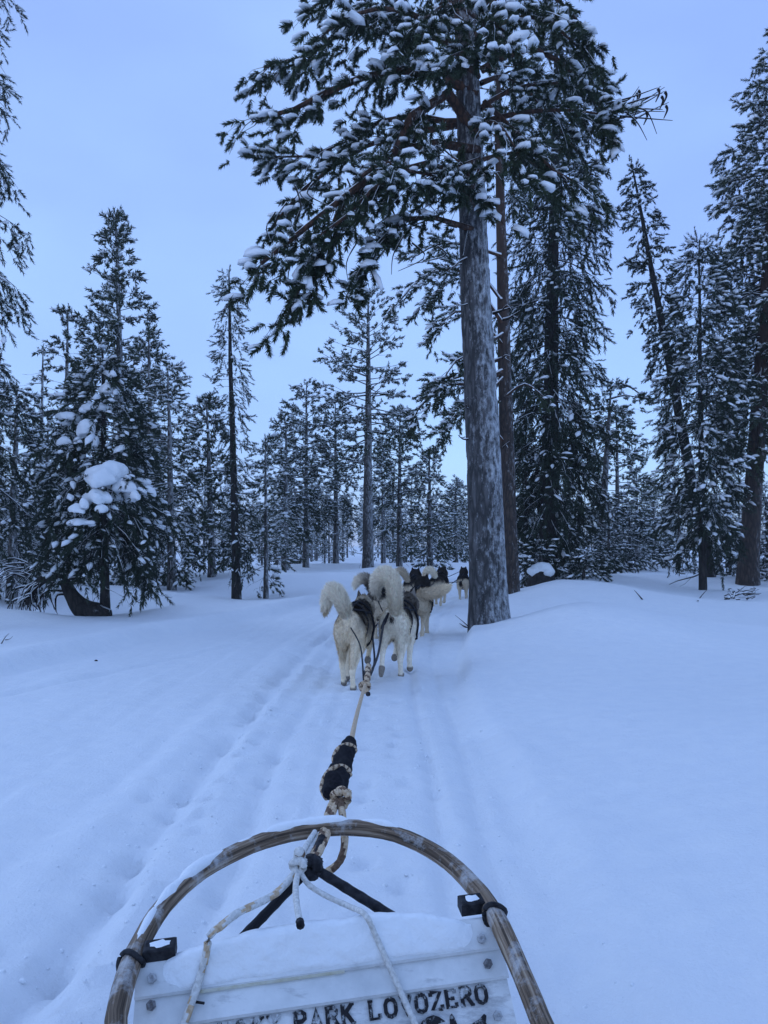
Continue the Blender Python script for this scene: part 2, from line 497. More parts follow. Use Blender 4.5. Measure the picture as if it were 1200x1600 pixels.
# ------------------------------------------------------------------ trees
def gen_tree(seed, height, r0, crown=0.25, R=1.8, n=60, prof='pine', elev=(-20, 45), bend=-25, tw=0.5, tws=0.16, tuft=1.0, per=3,
             lod='mid', snow=0.7, snow_z=1.0, lean=(0, 0), curve=0.15, limbs=None, limbs_local=None, dead=0, bark=None, needles=None,
             limb_r=0.12, limb_mat=None, sides=9, smin=0.22, droop=0.25, top=True, trunk_top=0.012, tn=26, flare=0.25, auto_range=(0, 1), twig_up=(-15, 25), dust=0.24, limb_snow=0.95, relief=0.0):
    rng = np.random.default_rng(seed)
    out = {}
    # trunk
    tt = np.linspace(0, 1, tn)
    wob = np.cumsum(rng.normal(0, 1, (tn, 2)), 0) * curve * 0.05
    wob -= wob[0]
    wob = wob * 0.6
    sway = np.stack([lean[0] * tt + 0 * tt, lean[1] * tt], -1)
    T = np.concatenate([sway + wob * (tt[:, None] ** 0.8), (tt * height)[:, None]], 1)
    T[0, 2] = -0.35
    rad = r0 * (1 - tt) ** 0.75 + trunk_top
    rad = rad * (1 + flare * np.exp(-tt * height / 0.35))
    V, q = tubes(T[None], rad[None], sides)
    V = V.reshape(tn, sides, 3)
    if relief:
        aa = np.arange(sides) * 2 * math.pi / sides
        ca, sa_ = np.cos(aa)[None] + 0 * tt[:, None], np.sin(aa)[None] + 0 * tt[:, None]
        zz = (tt * height)[:, None] + 0 * ca
        # plates: ridged noise, long up the stem, split by cross cracks
        r1 = np.abs(fbm(ca * 4.2 + 9, sa_ * 4.2 + zz * 0.9, 71, 3)) + np.abs(fbm(sa_ * 4.2 - 4, ca * 4.2 - zz * 0.8, 75, 3))
        r2 = np.abs(noise2(zz * 7 + ca * 2.5, sa_ * 3 + 2, 79))
        dsp = relief * (np.clip(r1 * 2.2, 0, 0.55) + np.clip(r2 * 2, 0, 0.25) - 0.4) + 0.035 * fbm(ca * 1.2 + zz * .3, sa_ * 1.2, 83, 2)
        cen = T[:, None, :]
        V = cen + (V - cen) * (1 + (dsp / np.maximum(rad[:, None], 0.05)))[..., None]
    else:
        V[..., :2] += (rng.random((tn, sides, 1)) - 0.5) * rad[:, None, None] * 0.14
    tip = len(V.reshape(-1, 3))
    V = np.concatenate([V.reshape(-1, 3), T[-1:] + [0, 0, 0.03]])
    b = (tn - 1) * sides; i = np.arange(sides)
    out['trunk'] = new_mesh('trunk', V, [q, np.stack([b + i, b + (i + 1) % sides, np.full(sides, tip)], -1)], [bark or M_BARK])

    def trunk_at(t):
        return np.stack([np.interp(t, tt, T[:, j]) for j in range(3)], -1), np.interp(t, tt, rad)
    m = 7
    s = np.linspace(0, 1, m)
    LP, LR, LB = [], [], []     # limbs, radii, bare flag
    if n:
        u = (np.arange(n) + rng.random(n)) / n
        u = auto_range[0] + (auto_range[1] - auto_range[0]) * u
        t = crown + (0.985 - crown) * u
        if prof == 'pine':
            w = np.sin(np.clip(u * 0.90 + 0.10, 0, 1) * math.pi) ** 0.6 * (1 - 0.35 * u)
        elif prof == 'spruce':
            w = (1 - u) ** 0.85 * (0.55 + 0.45 * np.clip(u * 8, 0, 1)) + 0.06
        elif prof == 'column':
            w = (1 - u ** 2.2) * (0.6 + 0.4 * np.clip(u * 5, 0, 1)) + 0.07
        else:  # ragged
            w = (0.35 + 0.65 * rng.random(n)) * (1 - u) ** 0.5 + 0.08
        ln = R * w * rng.uniform(0.62, 1.12, n)
        az = np.arange(n) * 2.39996 + rng.normal(0, 0.35, n)
        el = np.radians(elev[0] + (elev[1] - elev[0]) * u + rng.normal(0, 9, n))
        bs, br = trunk_at(t)
        az_s = az[:, None] + np.cumsum(rng.normal(0, 0.10, (n, m)), 1)
        el_s = el[:, None] + np.radians(bend) * (s[None] ** 1.2) * (1 - 0.5 * u[:, None]) + np.cumsum(rng.normal(0, 0.07, (n, m)), 1)
        st = (ln / (m - 1))[:, None]
        D = np.stack([np.cos(el_s) * np.cos(az_s), np.cos(el_s) * np.sin(az_s), np.sin(el_s)], -1) * st[..., None]
        pts = np.concatenate([np.zeros((n, 1, 3)), np.cumsum(D[:, 1:], 1)], 1) + bs[:, None, :]
        rr = np.clip(ln * 0.016 * (limb_r / 0.12), 0.005, None)
        rr = np.minimum(rr, br * 0.6)
        LP.append(pts); LR.append(rr[:, None] * (1 - 0.8 * s[None])); LB.append(np.zeros(n, bool))
    if dead:
        u = rng.random(dead); t = 0.06 + u * crown * 1.1
        ln = R * rng.uniform(0.2, 0.6, dead); az = rng.uniform(0, 6.28, dead)
        el = np.radians(rng.uniform(-30, 10, dead))
        bs, br = trunk_at(t)
        az_s = az[:, None] + np.cumsum(rng.normal(0, 0.15, (dead, m)), 1)
        el_s = el[:, None] + np.cumsum(rng.normal(-0.03, 0.12, (dead, m)), 1)
        D = np.stack([np.cos(el_s) * np.cos(az_s), np.cos(el_s) * np.sin(az_s), np.sin(el_s)], -1) * (ln / (m - 1))[:, None, None]
        pts = np.concatenate([np.zeros((dead, 1, 3)), np.cumsum(D[:, 1:], 1)], 1) + bs[:, None, :]
        LP.append(pts); LR.append((ln * 0.012)[:, None] * (1 - 0.75 * s[None])); LB.append(np.ones(dead, bool))
    if limbs_local is not None:
        for pts, lr in limbs_local:
            LP.append(resample(pts, m)[None]); LR.append((lr * (1 - 0.72 * s))[None]); LB.append(np.zeros(1, bool))
    LP = np.concatenate(LP); LR = np.concatenate(LR); LB = np.concatenate(LB)
    NL = len(LP)
    llen = np.linalg.norm(np.diff(LP, axis=1), axis=2).sum(1)
    # twigs
    cnt = np.maximum(2, (llen * (1 - smin) / tws * rng.uniform(0.8, 1.2, NL)).astype(int))
    cnt = np.where(LB, np.maximum(1, cnt // 3), cnt)
    li = np.repeat(np.arange(NL), cnt)
    NT = len(li)
    st = rng.uniform(smin, 1.0, NT)
    first = np.concatenate([[0], np.cumsum(cnt)[:-1]])
    st[first] = 1.0
    f = st * (m - 1); i0 = np.clip(f.astype(int), 0, m - 2); fr = (f - i0)[:, None]
    bp = LP[li, i0] * (1 - fr) + LP[li, i0 + 1] * fr
    tg = nrm(LP[li, i0 + 1] - LP[li, i0])
    yaw = rng.choice([-1, 1], NT) * np.radians(rng.uniform(20, 75, NT)) * (1 - 0.4 * st)
    yaw[first] = 0
    c_, s_ = np.cos(yaw), np.sin(yaw)
    d = np.stack([tg[:, 0] * c_ - tg[:, 1] * s_, tg[:, 0] * s_ + tg[:, 1] * c_, tg[:, 2] + np.tan(np.radians(rng.uniform(*twig_up, NT)))], -1)
    d = nrm(d)
    tl = tw * rng.uniform(0.45, 1.15, NT) * (1 - 0.35 * st)
    tl = np.minimum(tl, 0.2 + llen[li] * 0.6)
    k3 = np.linspace(0, 1, 4)
    TP = bp[:, None, :] + d[:, None, :] * (tl[:, None] * k3)[..., None]
    TP = TP + rng.normal(0, 0.05, TP.shape) * (tl[:, None] * k3)[..., None]
    TP[..., 2] -= droop * tl[:, None] * k3 ** 2
    TRr = np.full((NT, 4), 1.0) * np.clip(tl * 0.014, 0.0035, 0.010)[:, None] * (1 - 0.55 * k3)
    if lod in ('far', 'sprigf'):
        TRr *= 1.6
    V1, q1 = tubes(LP, LR, 6 if lod == 'near' else 4)
    V2, q2 = tubes(TP, TRr, 3) if lod == 'near' else tubes(TP[:, [0, 2, 3]], TRr[:, [0, 2, 3]], 3)
    out['branches'] = new_mesh('branches', np.concatenate([V1, V2]), [q1, q2 + len(V1)], [limb_mat or M_TWIG, M_TWIG],
                               np.concatenate([np.zeros(len(q1)), np.ones(len(q2))]))
    # tufts
    live = ~LB[li]
    idx = np.repeat(np.nonzero(live)[0], per)
    NF = len(idx)
    ff = np.tile(np.concatenate([[1.0], np.linspace(0.35, 0.85, max(per - 1, 1))])[:per], live.sum())
    ff = np.clip(ff + rng.normal(0, 0.07, NF), 0.1, 1.0)
    g = ff * 3; j0 = np.clip(g.astype(int), 0, 2); gr = (g - j0)[:, None]
    pos = TP[idx, j0] * (1 - gr) + TP[idx, j0 + 1] * gr
    td = nrm(TP[idx, j0 + 1] - TP[idx, j0])
    ax = nrm(td + rng.normal(0, 0.42, (NF, 3)) + np.array([0, 0, 0.12 if 'sprig' not in lod else -0.05]))
    pos = pos + rng.normal(0, 0.03, (NF, 3)) * (0.4 + tuft)
    sc = tuft * rng.uniform(0.72, 1.2, NF)
    if top:
        k = 5
        pos = np.concatenate([pos, T[-1:] + rng.normal(0, 0.04, (k, 3)) + np.array([[0, 0, -0.06 * q_] for q_ in range(k)])])
        ax = np.concatenate([ax, nrm(rng.normal(0, 0.35, (k, 3)) + [0, 0, 1.0])]); sc = np.concatenate([sc, np.full(k, tuft * 0.8)])
    Vn, Fn = place_template(LOD[lod][0], rng, pos, ax, sc, True)
    tri = Vn[Fn]
    rise = (tri[:, 2, 2] - tri[:, 0, 2]) / np.maximum(np.linalg.norm(tri[:, 2] - tri[:, 0], axis=1), 1e-6)
    dusted = (rise > 0.05) & (rng.random(len(Fn)) < dust * np.clip(0.4 + rise, 0, 1))
    out['crown'] = new_mesh('crown', Vn, [Fn], [needles or M_NEEDLE, M_SNOW], dusted.astype(int), smooth=False)
    # snow: pads on tufts, strips on limbs
    sp = rng.random(len(pos)) < snow * np.clip(1.35 - np.abs(ax[:, 2]) * 1.1, 0.18, 1)
    axs = nrm(ax * np.array([1, 1, 0.40]))
    Vc, Fc = place_template(LOD[lod][1], rng, pos[sp] + ax[sp] * 0.05 * tuft + [0, 0, 0.020 * tuft], axs[sp], sc[sp] * rng.uniform(0.55, 1.15, sp.sum()), False,
                            zs=snow_z * rng.uniform(0.7, 1.25, sp.sum()))
    ok = np.abs(nrm(LP[:, -1] - LP[:, 0])[:, 2]) < 0.8
    ls = limb_snow * rng.uniform(0.6, 1.1, (ok.sum(), m))
    SL = LP[ok] + np.array([0, 0, 1.0]) * (LR[ok] * 0.75)[..., None]
    V3, q3 = tubes(SL, LR[ok] * 0.85 * ls, 4)
    okt = (np.abs(d[:, 2]) < 0.7) & (rng.random(NT) < snow * (0.45 if lod in ('far', 'sprigf') else 0.8))
    ST = TP[okt] + np.array([0, 0, 1.0]) * (TRr[okt] * 1.0)[..., None]
    V4, q4 = tubes(ST, TRr[okt] * 1.15, 3) if lod == 'near' else tubes(ST[:, [0, 2, 3]], TRr[okt][:, [0, 2, 3]] * 1.15, 3)
    out['snow_load'] = new_mesh('snow_load', np.concatenate([Vc, V3, V4]), [Fc, q3 + len(Vc), q4 + len(Vc) + len(V3)], [M_SNOW])
    return out

def place_tree(meshes, name, label, x, y, rz=0.0, sc=1.0, group=None, cat='tree', z=None, extra=None, tilt=(0, 0)):
    r = thing(name, label, cat, (x, y, Hs(x, y) if z is None else z), rz, group)
    r.rotation_euler = (tilt[0], tilt[1], rz)
    if not np.isscalar(sc):
        r.scale = sc
    else:
        r.scale = (sc, sc, sc)
    for k, me in meshes.items():
        link(k, me, r, kind='stuff' if k in ('crown', 'snow_load', 'branches') else None)
    return r

def spot(px, Y):
    x = (px - 600) / F_PX * Y * math.cos(PITCH)
    return x, Y

def hgt(px, Y, py_top):
    x, y = spot(px, Y)
    return P(px, py_top, Y)[2] - Hs(x, y)

def ntree(seed, px, Y, top, name, label, px_top=None, group=None, rz=0, **kw):
    x, y = spot(px, Y)
    hh = hgt(px, Y, top)
    lx = 0.0 if px_top is None else P(px_top, top, Y)[0] - x
    kw.setdefault('lean', (lx, 0))
    return place_tree(gen_tree(seed, hh, **kw), name, label, x, y, rz, group=group)

# --- A: the big old pine beside the trail
YA = 9.9
ax0, ay0 = spot(762, YA)
az0 = Hs(ax0, ay0)
def la(px, py, Y):
    return P(px, py, Y) - np.array([ax0, ay0, az0])
A_LIMBS = [
    ([la(748, 215, 9.85), la(735, 165, 9.8), la(690, 145, 9.7), la(650, 170, 9.5), la(615, 250, 9.3), la(560, 292, 9.0), la(500, 335, 8.8), la(440, 395, 8.6), la(408, 412, 8.5)], 0.085),
    ([la(745, 150, 9.9), la(680, 115, 9.8), la(600, 112, 9.7), la(520, 140, 9.6), la(450, 175, 9.5), la(392, 185, 9.4)], 0.07),
    ([la(742, 90, 9.9), la(690, 60, 10.0), la(620, 45, 10.1), la(540, 50, 10.2), (la(470, 90, 10.3)), la(412, 105, 10.3)], 0.06),
    ([la(748, 235, 9.85), la(700, 225, 9.6), la(640, 225, 9.4), la(585, 262, 9.2), la(540, 305, 9.0), la(515, 370, 8.9), la(480, 440, 8.8), la(450, 478, 8.8)], 0.06),
    ([la(752, 362, 9.85), la(718, 352, 9.7), la(680, 340, 9.5), la(630, 345, 9.3), la(585, 385, 9.1), la(560, 430, 9.0)], 0.04),
    ([la(746, 270, 9.8), la(700, 268, 9.4), la(650, 255, 9.1), la(595, 285, 8.8), la(545, 335, 8.6), la(490, 375, 8.5)], 0.05),
    ([la(748, 250, 9.8), la(715, 262, 9.4), la(690, 272, 8.9), la(650, 270, 8.5), la(600, 250, 8.2)], 0.04),
    ([la(744, 120, 9.9), la(700, 60, 9.5), la(640, 20, 9.2), la(570, 15, 9.0), la(510, 50, 8.9)], 0.05),
    ([la(744, 60, 9.9), la(700, 0, 9.9), la(640, -30, 10.0), la(560, -25, 10.1), la(490, 10, 10.2)], 0.05),
    ([la(743, 190, 9.9), la(690, 190, 10.3), la(620, 180, 10.7), la(540, 220, 10.9), la(470, 250, 11.0), la(430, 245, 11.0)], 0.05),
    ([la(750, 190, 9.9), la(690, 200, 10.2), la(600, 215, 10.3), la(520, 260, 10.2), la(450, 320, 10.0), la(430, 345, 10.0)], 0.05),
    ([la(752, 110, 9.9), la(820, 75, 9.8), la(880, 100, 9.8), la(930, 150, 9.8), la(945, 190, 9.8)], 0.05),
    ([la(757, 190, 9.9), la(820, 175, 9.7), la(890, 172, 9.6), la(935, 178, 9.6)], 0.04),
    ([la(757, 160, 9.8), la(810, 210, 9.4), la(860, 262, 9.2), la(900, 285, 9.2)], 0.04),
    ([la(752, 60, 9.8), la(800, 30, 9.3), la(850, 30, 9.1), la(905, 75, 9.0)], 0.04),
    ([la(752, 130, 10), la(800, 120, 10.6), la(850, 170, 10.9), la(900, 235, 11)], 0.04),
    ([la(750, 20, 9.9), la(800, -20, 9.9), la(860, -10, 9.9), la(925, 60, 9.9)], 0.04),
    ([la(748, 300, 9.7), la(735, 285, 9.3), la(728, 262, 8.9), la(700, 240, 8.7)], 0.03),
    ([la(748, 120, 9.7), la(742, 100, 9.2), la(730, 80, 8.8), la(700, 90, 8.5)], 0.03),
    ([la(748, 60, 9.7), la(755, 40, 9.2), la(765, 30, 8.8), la(790, 50, 8.5)], 0.03),
    ([la(748, 200, 9.7), la(765, 190, 9.2), la(785, 200, 8.9), la(810, 240, 8.7)], 0.03),
    ([la(746, 30, 9.7), la(720, 10, 9.2), la(690, 10, 8.8), la(650, 40, 8.5)], 0.03),
    ([la(748, 330, 9.7), la(740, 320, 9.3), la(728, 300, 9.0), la(712, 290, 8.8)], 0.025),
    ([la(750, 170, 9.9), la(800, 140, 10.2), la(860, 130, 10.4), la(920, 130, 10.5)], 0.04),
    ([la(752, 250, 9.9), la(800, 240, 10.2), la(840, 260, 10.4), la(870, 310, 10.5)], 0.03),
]
HA = 13.5
mA = gen_tree(101, HA, 0.215, crown=0.57, R=2.3, n=20, prof='pine', elev=(0, 40), bend=-20, tw=0.62, tws=0.062, tuft=1.15, per=3, lod='near', dust=0.22,
              snow=0.50, snow_z=1.0, lean=(-0.30, 0.05), curve=0.12, limbs_local=A_LIMBS, bark=M_BARK_BIG, limb_mat=M_LIMB_RED, sides=84, tn=460, relief=0.05,
              smin=0.22, droop=0.55, auto_range=(0.12, 1.0), flare=0.16, dead=0, limb_r=0.2, limb_snow=0.6)
tA = place_tree(mA, 'old_pine_tree', 'huge old pine with snow-plastered trunk standing beside the dog team', ax0, ay0, z=az0)
# short broken stubs and bare twigs on its trunk
def bare(parent, name, polys, mats, k=5, m=10, snowed=True):
    out = []
    V, Q, o = [], [], 0
    VS, QS, os_ = [], [], 0
    for pts, r in polys:
        p = resample(pts, m)
        rr = r * np.linspace(1, 0.3, m)
        v, q = tubes(p[None], rr[None], k)
        V.append(v); Q.append(q + o); o += len(v)
        if snowed:
            v, q = tubes((p + np.array([0, 0, 1.0]) * (rr * 0.8)[:, None])[None], (rr * 0.8)[None], 4)
            VS.append(v); QS.append(q + os_); os_ += len(v)
    a = link(name, new_mesh(name, np.concatenate(V), [np.concatenate(Q)], mats), parent, kind='stuff')
    if snowed:
        link('snow_load', new_mesh('snow_load', np.concatenate(VS), [np.concatenate(QS)], [M_SNOW]), parent, kind='stuff')
    return a
rngA = np.random.default_rng(9)
stubs = []
for (px, py, ex, ey, r) in ((737, 685, 716, 680, .014), (737, 365, 690, 345, .03), (735, 640, 728, 632, .012), (786, 500, 812, 486, .02), (770, 490, 800, 480, .02),
                            (742, 400, 700, 425, .018), (785, 560, 797, 556, .012), (741, 470, 700, 480, .012), (786, 700, 796, 690, .012), (742, 330, 724, 400, .012)):
    a, b = la(px, py, 9.85), la(ex, ey, 9.65)
    stubs.append(([a, (a + b) / 2 + rngA.normal(0, .02, 3), b], r))
    stubs.append(([(a + b) / 2, (a + b) / 2 + (b - a) * .3 + rngA.normal(0, .04, 3), b + rngA.normal(0, .05, 3)], r * .5))
# dead twig ends far out on the right limb
for i in range(16):
    a = la(940 + rngA.uniform(0, 50), 165 + rngA.uniform(-5, 25), 9.6)
    b = la(985 + rngA.uniform(0, 65), 120 + rngA.uniform(0, 100), 9.6 + rngA.uniform(-.3, .3))
    stubs.append(([a, (a + b) / 2 + rngA.normal(0, .04, 3), b + rngA.normal(0, .03, 3)], .012))
    if i % 2:
        stubs.append(([b, b + np.array([.02, 0, -.05]), b + np.array([-.03, 0, -.17])], .02))
for i in range(34):   # hanging dead twigs under the left crown
    px, py = rngA.uniform(430, 720), rngA.uniform(250, 400)
    a = la(px, py, rngA.uniform(8.8, 9.8)); l_ = rngA.uniform(.2, .55)
    stubs.append(([a, a + np.array([rngA.normal(0, .08), 0, -l_ * .5]), a + np.array([rngA.normal(-.05, .14), 0, -l_])], .011))
bare(tA, 'dead_twigs', stubs, [M_TWIG])

# --- B: reddish second pine right behind it
YB = 15.5
bx0, by0 = spot(797, YB); bz0 = Hs(bx0, by0)
def lb(px, py, Y):
    return P(px, py, Y) - np.array([bx0, by0, bz0])
B_LIMBS = [
    ([lb(785, 505, 15.4), lb(730, 430, 15.2), lb(690, 420, 15.0), lb(650, 440, 14.8), lb(625, 470, 14.8)], .05),
    ([lb(785, 580, 15.4), lb(740, 600, 15.2), lb(700, 600, 15.0), lb(660, 630, 14.9), lb(640, 665, 14.9)], .05),
    ([lb(786, 522, 15.4), lb(740, 550, 15.0), lb(705, 570, 14.7), lb(690, 610, 14.6)], .04),
    ([lb(783, 400, 15.4), lb(735, 385, 15.3), lb(690, 380, 15.2), lb(650, 400, 15.1)], .04),
    ([lb(785, 538, 15.4), lb(740, 490, 15.4), lb(705, 490, 15.5), lb(680, 520, 15.5)], .04),
    ([lb(787, 690, 15.4), lb(750, 650, 15.2), lb(715, 650, 15.1), lb(690, 680, 15.0)], .03),
    ([lb(784, 470, 15.4), lb(740, 420, 15.8), lb(700, 440, 16.0), lb(665, 470, 16.1)], .04),
    ([lb(785, 560, 15.4), lb(745, 575, 15.8), lb(715, 590, 16.0), lb(680, 600, 16.1)], .04),
    ([lb(786, 590, 15.4), lb(750, 625, 15.0), lb(720, 640, 14.7), lb(700, 660, 14.6)], .03),
    ([lb(790, 620, 15.4), lb(820, 600, 15.2), lb(850, 620, 15.1)], .03)]
mB = gen_tree(202, P(775, -80, YB)[2] - bz0, 0.17, crown=0.62, R=1.25, n=40, elev=(-15, 40), tw=0.55, tws=0.085, tuft=1.2, per=3, lod='mid', snow=0.6,
              lean=(-0.25, 0), bark=M_BARK_RED, limb_mat=M_LIMB_RED, limbs_local=B_LIMBS, dead=6, sides=12)
place_tree(mB, 'red_pine_tree', 'slim pine with reddish bark directly behind the huge old pine', bx0, by0, z=bz0)

# --- C: tall dark spruce, right of the big pine
ntree(303, 856, 18.0, 15, 'tall_spruce_tree', 'tallest dark spruce with stout black trunk and few snow patches', px_top=872, r0=0.22, crown=0.10, R=1.42, n=225,
      prof='column', elev=(-28, 25), bend=-22, tw=0.6, tws=0.11, tuft=1.2, per=3, lod='sprig', snow=0.34, dust=0.08, bark=M_BARK_DARK, needles=M_NEEDLE_D, droop=0.7, sides=14, twig_up=(-40, 10))
# --- E: crooked pine with one long top branch
xe, ye = spot(936, 27)
def le(px, py, Y=27):
    return P(px, py, Y) - np.array([xe, ye, Hs(xe, ye)])
mE = gen_tree(404, hgt(936, 27, 600), 0.17, crown=0.62, R=1.5, n=22, elev=(-10, 30), tw=0.5, tws=0.16, tuft=1.2, lod='far', snow=0.6, lean=(0.5, 0), bark=M_BARK,
              limbs_local=[([le(948, 612), le(965, 600), le(985, 605), le(1008, 622)], .05), ([le(948, 625), le(975, 618), le(1000, 622)], .04)], dead=5)
place_tree(mE, 'crooked_pine_tree', 'crooked pine with a flat flag-like branch at its leaning top', xe, ye)
# --- F: small group of pines in the gap
for sd, px, Y, top, R_ in ((411, 965, 30, 640, 1.15), (412, 995, 34, 735, .9), (413, 1022, 40, 755, .9)):
    ntree(sd, px, Y, top, 'pine_tree', ['tallest slender snowy pine in the gap between the dark spruces', 'middle-height snowy pine in the gap between the dark spruces', 'shortest snowy pine in the gap between the dark spruces'][sd - 411],
          group='pines in the gap', r0=0.11, crown=0.2, R=R_, n=60, prof='spruce' if sd > 411 else 'pine', elev=(-15, 40), tw=.5, tws=.2, tuft=1.25, per=3, lod='far', snow=0.8, dead=4)
# --- G: leaning pine
xg, yg = spot(1108, 20.5)
mG = gen_tree(505, hgt(1108, 20.5, 255), 0.16, crown=0.46, R=0.52, n=90, prof='column', elev=(-25, 25), bend=-15, tw=0.34, tws=0.09, tuft=1.15, dust=0.08, per=3, lod='mid', snow=0.40,
              lean=(P(985, 255, 20.5)[0] - xg, 0), bark=M_BARK_DARK, needles=M_NEEDLE_D, droop=.5, dead=5)
place_tree(mG, 'leaning_pine_tree', 'dark slender pine that leans strongly to the left', xg, yg)
# --- H: dense spruce on the right
ntree(606, 1097, 17.0, 375, 'dense_spruce_tree', 'dense snow-laden spruce with thin bare black stem beside the leaning pine', px_top=1092, r0=0.07, crown=0.17, R=0.92, n=150, prof='column',
      elev=(-32, 25), bend=-20, tw=0.5, tws=0.11, tuft=1.15, per=3, lod='sprig', snow=0.62, snow_z=1.25, bark=M_BARK_DARK, needles=M_NEEDLE_D, droop=.6, dead=5)
# --- I: large pine at the right
ntree(707, 1166, 19.0, 40, 'broad_pine_tree', 'broad pine with thick bare brown trunk and heavy snowy crown', px_top=1225, r0=0.23, smin=0.06, crown=0.27, R=1.65, n=180, prof='column', elev=(-25, 30),
      tw=0.62, tws=0.11, tuft=1.25, per=3, lod='mid', snow=0.66, snow_z=1.35, bark=M_BARK_RED, droop=.5, sides=14, dead=6, flare=.3)
# --- J: tall spruce whose trunk stands left of the view
ntree(808, -95, 11.0, -260, 'ragged_spruce_tree', 'tall ragged spruce with drooping branch tips reaching in against the open sky', r0=0.2, crown=0.14, R=1.5, n=130, prof='ragged',
      elev=(-22, 10), bend=-30, tw=0.5, tws=0.10, tuft=0.8, per=4, lod='sprig', snow=0.33, bark=M_BARK_DARK, needles=M_NEEDLE_D, droop=.75, dead=10, twig_up=(-45, 5))
# --- K: tall pine on the left
ntree(909, 196, 25.0, 338, 'cone_pine_tree', 'tall cone-shaped pine rising behind the small snow-heaped spruce', px_top=182, r0=0.17, crown=0.16, R=1.95, n=130, prof='spruce', elev=(-20, 50),
      tw=0.5, tws=0.15, tuft=1.4, per=3, lod='far', snow=0.5, droop=.15, dead=5)
ntree(910, 238, 23.0, 520, 'pine_tree', 'shorter pine pressed against the cone-shaped pine', px_top=232, r0=0.13, crown=0.22, R=1.1, n=70, prof='pine', elev=(-15, 40), tw=.5, tws=.16,
      tuft=1.1, per=3, lod='far', snow=.65, dead=4)
ntree(911, 100, 24.0, 485, 'pine_tree', 'thin pine with open top left of the cone-shaped pine', px_top=106, r0=0.12, crown=0.25, R=1.15, n=60, prof='ragged', elev=(-15, 35), tw=.5, tws=.17,
      tuft=1.2, per=3, lod='far', snow=.55, dead=4)
ntree(912, 62, 21.0, 545, 'dead_tree', 'thin dead tree with curled bare branches above the left thicket', r0=0.07, crown=0.8, R=0.8, n=4, prof='ragged', tw=.2, tws=.3, tuft=.6, lod='far', snow=.5, dead=40)
# --- L: small spruce heaped with snow
xl_, yl_ = spot(166, 12.0)
mL = gen_tree(1010, hgt(166, 12.0, 548), 0.058, crown=0.30, R=1.12, n=110, prof='spruce', elev=(-28, 20), bend=-28, tw=0.45, tws=0.10, tuft=1.0, per=3, lod='sprig', snow=0.5,
              snow_z=1.5, lean=(-0.1, 0), bark=M_BARK_DARK, needles=M_NEEDLE_D, droop=.6, dead=6)
tL = place_tree(mL, 'small_spruce_tree', 'small spruce heaped with thick pillows of snow beside the fallen log', xl_, yl_)

# --- M, N, O, P: left of the centre
ntree(1111, 270, 19.5, 575, 'pine_tree', 'snowy pine with low broom of branches at its trunk foot', px_top=262, r0=0.10, crown=0.10, R=.9, n=90, prof='column', elev=(-30, 35), tw=.45, tws=.15,
      tuft=1.1, per=3, lod='mid', snow=.68, dead=8)
ntree(1212, 371, 16.6, 422, 'bare_spruce_tree', 'tall thin spruce with short ragged branches and a bare look', px_top=357, r0=0.085, crown=0.12, R=0.44, n=120, prof='ragged', elev=(-20, 5), bend=-10,
      tw=0.24, tws=0.085, tuft=0.72, per=3, lod='sprig', snow=0.45, bark=M_BARK_DARK, needles=M_NEEDLE_D, droop=.5, dead=16)
ntree(1313, 416, 17.2, 690, 'pine_sapling', 'young pine sapling with long bare leader shoot', r0=0.045, crown=0.12, R=0.75, n=46, prof='spruce', elev=(-25, 40), tw=.32, tws=.13, tuft=.95, per=2,
      lod='mid', snow=.75, snow_z=1.4, dead=8)
ntree(1414, 332, 23.0, 622, 'pine_tree', 'dense snowy pine behind the bare thin spruce', px_top=324, r0=0.10, crown=0.14, R=1.0, n=80, prof='spruce', elev=(-25, 35), tw=.45, tws=.17, tuft=1.2, per=3,
      lod='far', snow=.7, dead=5)
# --- Q, R, S: the middle of the picture
ntree(1515, 575, 30.0, 458, 'straight_pine_tree', 'tall straight pine with long bare trunk beyond the wheel dogs', r0=0.21, crown=0.36, R=2.25, n=96, prof='pine', elev=(-25, 35), bend=10, tw=.55, tws=.20,
      tuft=1.05, per=3, lod='far', snow=.62, dead=22, sides=12)
for sd, px, Y, top, R_, lb_ in ((1616, 478, 32, 598, 1.75, 'bushy round-topped pine left of the tall straight pine'), (1617, 525, 34, 622, 1.4, 'pine squeezed between the bushy pine and the tall straight pine'),
                                (1618, 624, 33, 636, 1.35, 'open-crowned pine right of the tall straight pine'), (1619, 672, 31, 702, .9, 'narrow dense young spruce on the trail bend'),
                                (1620, 712, 42, 756, .8, 'small distant spruce visible just left of the huge old trunk'), (1621, 446, 30, 655, 1.25, 'snowy pine directly behind the young sapling')):
    ntree(sd, px, Y, top, 'pine_tree', lb_, r0=0.12, crown=0.25 if sd not in (1619, 1620) else .08, R=R_, n=80, prof='pine' if sd not in (1619, 1620) else 'spruce', elev=(-18, 42), tw=.55, tws=.17,
          tuft=1.1, per=3, lod='far', snow=.75, dust=.32, dead=14)
